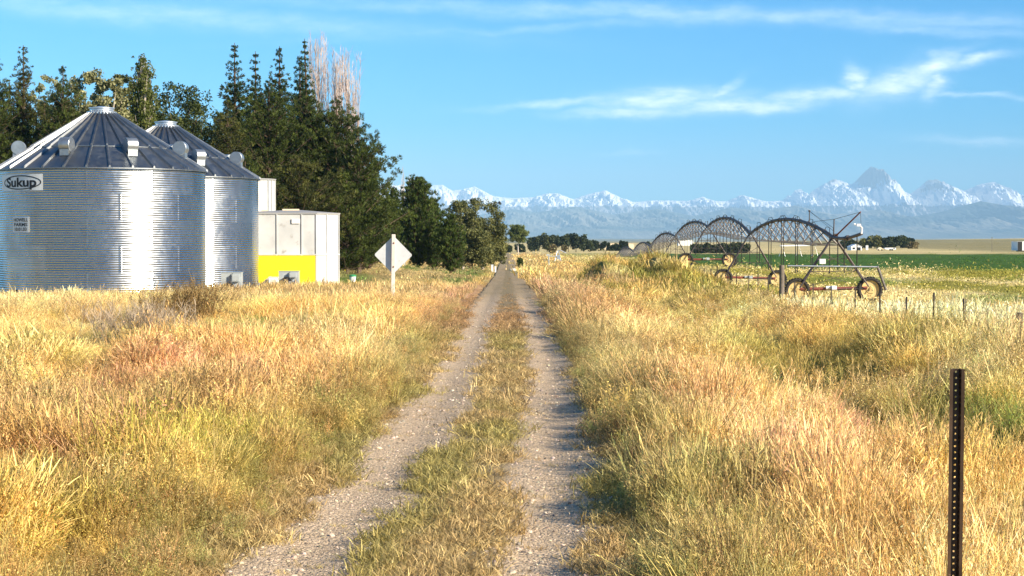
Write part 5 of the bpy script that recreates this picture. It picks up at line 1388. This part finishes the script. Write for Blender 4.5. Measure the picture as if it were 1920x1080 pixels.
p = at(648, 507, 122); z0 = hz(p.x, p.y); m = MB(); m.lathe([(0, -.12), (.09, -.08), (.12, 0), (.09, .08), (0, .12)], (p.x, p.y, z0 + .2), n=14); m.tube([(p.x, p.y, z0 - .02), (p.x, p.y, z0 + .1)], .02, 6)
one('yellow_marker', m, M['yellow'], 'small yellow ball marker on the lawn behind the white bins', 'marker', (p.x, p.y, z0), smooth=.8)
# bird in flight
p = at(936, 381, 150); m = MB(); m.lathe([(0, -.22), (.04, -.14), (.06, 0), (.045, .1), (.02, .17), (0, .19)], (0, 0, 0), (1, 0, -.1), 10)
b_ = m.build('bird', M['bird'], None, smooth=True, loc=p); tag(b_, 'small dark bird flying above the end of the track', 'bird')
for s in (-1, 1):
    m = MB(); m.add([(-.08, s * .04, .02), (.1, s * .04, .02), (.06, s * .3, .14), (-.05, s * .3, .13), (.0, s * .55, .06), (-.03, s * .55, .06)], [(0, 1, 2, 3), (3, 2, 4, 5)]); w_ = m.build('wing', M['bird'], b_)
    sd = w_.modifiers.new('s', 'SOLIDIFY'); sd.thickness = .015

# ------------------------------------------------------------------ mountains
SKY = [(-1500, 372), (-300, 380), (600, 350), (800, 352), (830, 351), (848, 362), (870, 359), (890, 354), (905, 362), (925, 372), (960, 376), (1000, 374), (1030, 366), (1050, 368), (1075, 378), (1100, 369), (1135, 361), (1160, 373), (1185, 383),
       (1230, 380), (1290, 381), (1318, 373), (1335, 380), (1360, 382), (1390, 370), (1415, 377), (1440, 382), (1478, 379), (1490, 361), (1502, 359), (1510, 374), (1525, 361), (1545, 349), (1562, 340), (1580, 344), (1595, 351),
       (1605, 344), (1618, 329), (1632, 317), (1645, 321), (1655, 334), (1668, 347), (1690, 361), (1705, 369), (1725, 355), (1737, 343), (1755, 340), (1770, 349), (1790, 361), (1805, 365), (1830, 352), (1862, 345), (1885, 359), (1905, 374),
       (1930, 384), (2000, 372), (2300, 385), (3400, 370)]
FOOT = [(-1500, 425), (600, 420), (880, 412), (960, 398), (1010, 404), (1080, 393), (1150, 408), (1230, 397), (1300, 411), (1370, 395), (1430, 402), (1490, 391), (1560, 408), (1640, 399), (1700, 414), (1760, 404), (1838, 383), (1890, 392), (1940, 408), (2000, 402), (3400, 410)]


def range_mesh(name, pts, D, front, back, nxx, nyy, rough, seed, mat, warp):
    px = np.linspace(-700, 2650, nxx); vy = np.concatenate([np.linspace(-1, 0, nyy), np.linspace(0, 1, nyy // 3)[1:]])
    PX, VY = np.meshgrid(px, vy)
    X = (PX - 952) / F * D; Y = D + np.where(VY < 0, VY * front, VY * back)
    wx = PX + (fbm(PX * .02, VY * 6, seed, 4) - .5) * warp * np.abs(VY)
    crest = np.interp(wx, [q[0] for q in pts], [(455 - q[1]) / F * D for q in pts])
    prof = (1 - np.abs(VY)) ** 1.25
    rd = 1 - np.abs(2 * fbm(PX * .035 + VY * 2, VY * 4 + PX * .004, seed + 5, 5) - 1)
    rd2 = 1 - np.abs(2 * fbm(PX * .12, VY * 12, seed + 8, 4) - 1)
    base = H(X * 0 + 200, Y)
    Z = base - 5 + crest * prof * (1 + rough * (rd - .75) * np.minimum(1, np.abs(VY) * 5) + rough * .35 * (rd2 - .7) * np.minimum(1, np.abs(VY) * 6 + .12)) + 1.9
    ny = len(vy); i = (np.arange(ny - 1)[:, None] * nxx + np.arange(nxx - 1)[None, :]).ravel()
    me = mesh_np(name, np.stack([X, Y, Z], -1).reshape(-1, 3), np.stack([i, i + 1, i + nxx + 1, i + nxx], -1), mat, False)
    return tag(link(name, me), kind='structure')


def mountain_mat(snow):
    m, nt, out = new_mat('mountain_rock' + ('_snow' if snow else ''))
    p = N(nt, 'ShaderNodeBsdfPrincipled'); p.inputs['Roughness'].default_value = .95; p.inputs['Specular IOR Level'].default_value = .1; nt.links.new(p.outputs[0], out.inputs[0])
    g = N(nt, 'ShaderNodeNewGeometry'); sp = N(nt, 'ShaderNodeSeparateXYZ'); nt.links.new(g.outputs['Position'], sp.inputs[0])
    n1 = N(nt, 'ShaderNodeTexNoise', i_Scale=.0022, i_Detail=9., i_Roughness=.68); nt.links.new(g.outputs['Position'], n1.inputs['Vector'])
    n2 = N(nt, 'ShaderNodeTexNoise', i_Scale=.0006, i_Detail=6., i_Roughness=.6); nt.links.new(g.outputs['Position'], n2.inputs['Vector'])
    rock = mixc(nt, (.17, .17, .19), (.36, .35, .36), n1.outputs[0])
    if snow:
        sn = N(nt, 'ShaderNodeSeparateXYZ'); nt.links.new(g.outputs['Normal'], sn.inputs[0])
        mr = N(nt, 'ShaderNodeMapRange', i_1=430., i_2=640.); nt.links.new(sp.outputs['Z'], mr.inputs[0])
        mr2 = N(nt, 'ShaderNodeMapRange', i_1=1120., i_2=740.); nt.links.new(sp.outputs['Z'], mr2.inputs[0]); mr2.inputs[3].default_value = .58
        a = N(nt, 'ShaderNodeMath', operation='MULTIPLY'); nt.links.new(mr.outputs[0], a.inputs[0]); nt.links.new(mr2.outputs[0], a.inputs[1])
        b = N(nt, 'ShaderNodeMath', operation='MULTIPLY_ADD', i_1=.55); nt.links.new(sn.outputs['Z'], b.inputs[0]); nt.links.new(n1.outputs[0], b.inputs[2])
        c2 = N(nt, 'ShaderNodeMath', operation='MULTIPLY_ADD', i_1=.9); nt.links.new(n2.outputs[0], c2.inputs[0]); nt.links.new(b.outputs[0], c2.inputs[2])
        d = N(nt, 'ShaderNodeMath', operation='MULTIPLY'); nt.links.new(c2.outputs[0], d.inputs[0]); nt.links.new(a.outputs[0], d.inputs[1])
        f = ramp(nt, d.outputs[0], .91, 1.02)
        col = mixc(nt, rock, (.88, .89, .92), f)
    else:
        col = mixc(nt, (.07, .09, .08), (.26, .24, .19), ramp(nt, n2.outputs[0], .4, .65))
    nt.links.new(col, p.inputs['Base Color'])
    return m


range_mesh('mountains', SKY, 31000, 5200, 4500, 1500, 84, .55, 401, mountain_mat(True), 55)
range_mesh('foothills', FOOT, 24500, 6500, 2000, 900, 60, .45, 431, mountain_mat(False), 80)

# ------------------------------------------------------------------ haze
hm, nt, out = new_mat('haze_air')
pv = N(nt, 'ShaderNodeVolumePrincipled'); pv.inputs['Color'].default_value = (.42, .72, 1.0, 1); pv.inputs['Density'].default_value = 4.9e-5; pv.inputs['Anisotropy'].default_value = -.25
nt.links.new(pv.outputs[0], out.inputs['Volume'])
m = MB(); m.box((0, 20000, 790), (64000, 49000, 1620)); hzb = m.build('haze', hm); tag(hzb, 'pale blue air haze filling the whole valley', 'haze', kind='stuff')

# ------------------------------------------------------------------ world + sun
EL = R(25); AZ = R(56)          # sun is right of and behind the camera
sd = Vector((math.sin(AZ) * math.cos(EL), -math.cos(AZ) * math.cos(EL), math.sin(EL)))
w = bpy.data.worlds.new('World'); sc.world = w; w.use_nodes = True; nt = w.node_tree
for n in list(nt.nodes): nt.nodes.remove(n)
out = nt.nodes.new('ShaderNodeOutputWorld'); bg = nt.nodes.new('ShaderNodeBackground'); nt.links.new(bg.outputs[0], out.inputs[0]); bg.inputs[1].default_value = .069
sk = nt.nodes.new('ShaderNodeTexSky'); sk.sky_type = 'NISHITA'; sk.sun_disc = False; sk.sun_elevation = EL; sk.sun_rotation = math.atan2(sd.x, sd.y)
sk.air_density = 1.0; sk.dust_density = .35; sk.ozone_density = 2.5; sk.altitude = 1600
hs = N(nt, 'ShaderNodeHueSaturation', i_Saturation=1.36, i_Value=1.0); nt.links.new(mixc(nt, sk.outputs[0], (.44, .80, 1.06), 1., 'MULTIPLY'), hs.inputs['Color'])
tc = nt.nodes.new('ShaderNodeTexCoord'); sp = nt.nodes.new('ShaderNodeSeparateXYZ'); nt.links.new(tc.outputs['Generated'], sp.inputs[0])


def mth(op, a, b=None, c=None):
    n = nt.nodes.new('ShaderNodeMath'); n.operation = op
    for i, v in enumerate((a, b, c)):
        if v is None: continue
        if isinstance(v, (int, float)): n.inputs[i].default_value = v
        else: nt.links.new(v, n.inputs[i])
    return n.outputs[0]


yy = mth('MAXIMUM', sp.outputs['Y'], .02); U = mth('DIVIDE', sp.outputs['X'], yy); Vv = mth('DIVIDE', sp.outputs['Z'], yy)
cb = nt.nodes.new('ShaderNodeCombineXYZ'); nt.links.new(U, cb.inputs[0]); nt.links.new(Vv, cb.inputs[1])
def noise(sx, sy, detail=6., rough=.6, off=0):
    mp = nt.nodes.new('ShaderNodeMapping'); mp.inputs['Scale'].default_value = (sx, sy, 1); mp.inputs['Location'].default_value = (off, off * .7, 0); mp.inputs['Rotation'].default_value = (0, 0, R(-6)); nt.links.new(cb.outputs[0], mp.inputs[0])
    n = nt.nodes.new('ShaderNodeTexNoise'); n.inputs['Scale'].default_value = 1; n.inputs['Detail'].default_value = detail; n.inputs['Roughness'].default_value = rough; nt.links.new(mp.outputs[0], n.inputs['Vector']); return n.outputs[0]
nw1 = noise(22, 60, 5, .6, 3); nw2 = noise(30, 50, 5, .6, 11)
Uw = mth('ADD', U, mth('MULTIPLY', mth('SUBTRACT', nw1, .5), .03)); Vw = mth('ADD', Vv, mth('MULTIPLY', mth('SUBTRACT', nw2, .5), .012))
tot = None
# px, py, half length px, half thickness px, tilt deg, strength
for cx, cy, rx, ry, ang_, st_ in ((1060, 195, 130, 8, 3, .55), (1240, 188, 120, 17, 3, .85), (1180, 210, 110, 9, 2, .7), (1400, 198, 150, 13, 3, .9), (1350, 175, 40, 8, 35, .55), (1530, 182, 110, 13, 4, .8),
                                (1610, 150, 26, 16, -50, .85), (1680, 155, 70, 26, 20, .85), (1740, 125, 70, 14, 22, .85), (1740, 155, 30, 20, 60, .8), (1830, 112, 60, 10, 8, .7), (1800, 178, 170, 5, -2, .35), (1840, 264, 110, 8, -3, .35), (1180, 286, 60, 4, 2, .15),
                                (1400, 30, 800, 14, -1.5, .30), (300, 28, 480, 20, -4, .25), (1650, 48, 420, 10, -4, .22), (120, 8, 260, 8, -3, .2), (1000, 55, 400, 8, 3, .15)):
    a = R(ang_); cu = (cx - 952) / F; cv = (455 - cy) / F; du = mth('SUBTRACT', Uw, cu); dv = mth('SUBTRACT', Vw, cv)
    p1 = mth('MULTIPLY', mth('ADD', mth('MULTIPLY', du, math.cos(a)), mth('MULTIPLY', dv, math.sin(a))), F / rx)
    p2 = mth('MULTIPLY', mth('SUBTRACT', mth('MULTIPLY', dv, math.cos(a)), mth('MULTIPLY', du, math.sin(a))), F / ry)
    e = mth('MULTIPLY', mth('EXPONENT', mth('MULTIPLY', mth('ADD', mth('MULTIPLY', p1, p1), mth('MULTIPLY', p2, p2)), -1.)), st_)
    tot = e if tot is None else mth('MAXIMUM', tot, e)
nf = noise(55, 190, 7, .62, 23)
mr = nt.nodes.new('ShaderNodeMapRange'); nt.links.new(nf, mr.inputs[0]); mr.inputs[1].default_value = .25; mr.inputs[2].default_value = .68; mr.inputs[3].default_value = .25; mr.inputs[4].default_value = 1.15
fac = mth('MULTIPLY', mth('MULTIPLY', tot, mr.outputs[0]), mth('GREATER_THAN', sp.outputs['Y'], .05))
fac = mth('MINIMUM', fac, .92)
cl = mixc(nt, hs.outputs[0], (11., 11.8, 12.6), fac); nt.links.new(cl, bg.inputs[0])

sl = bpy.data.lights.new('sun', 'SUN'); sl.energy = 4.9; sl.angle = R(.53); sl.color = (1, .87, .68)
so = bpy.data.objects.new('sun', sl); COL.objects.link(so); so.rotation_euler = (-sd).to_track_quat('-Z', 'Y').to_euler(); so.location = (30, -20, 30)

# ------------------------------------------------------------------ render settings
sc.view_settings.view_transform = 'Standard'; sc.view_settings.look = 'None'; sc.view_settings.gamma = 1; sc.view_settings.use_curve_mapping = False
sc.view_settings.exposure = 1.24
cy = sc.cycles
cy.max_bounces = 6; cy.diffuse_bounces = 3; cy.glossy_bounces = 3; cy.transmission_bounces = 2; cy.volume_bounces = 0; cy.transparent_max_bounces = 8
cy.caustics_reflective = False; cy.caustics_refractive = False
cy.use_denoising = True
try: cy.denoiser = 'OPENIMAGEDENOISE'
except Exception: pass
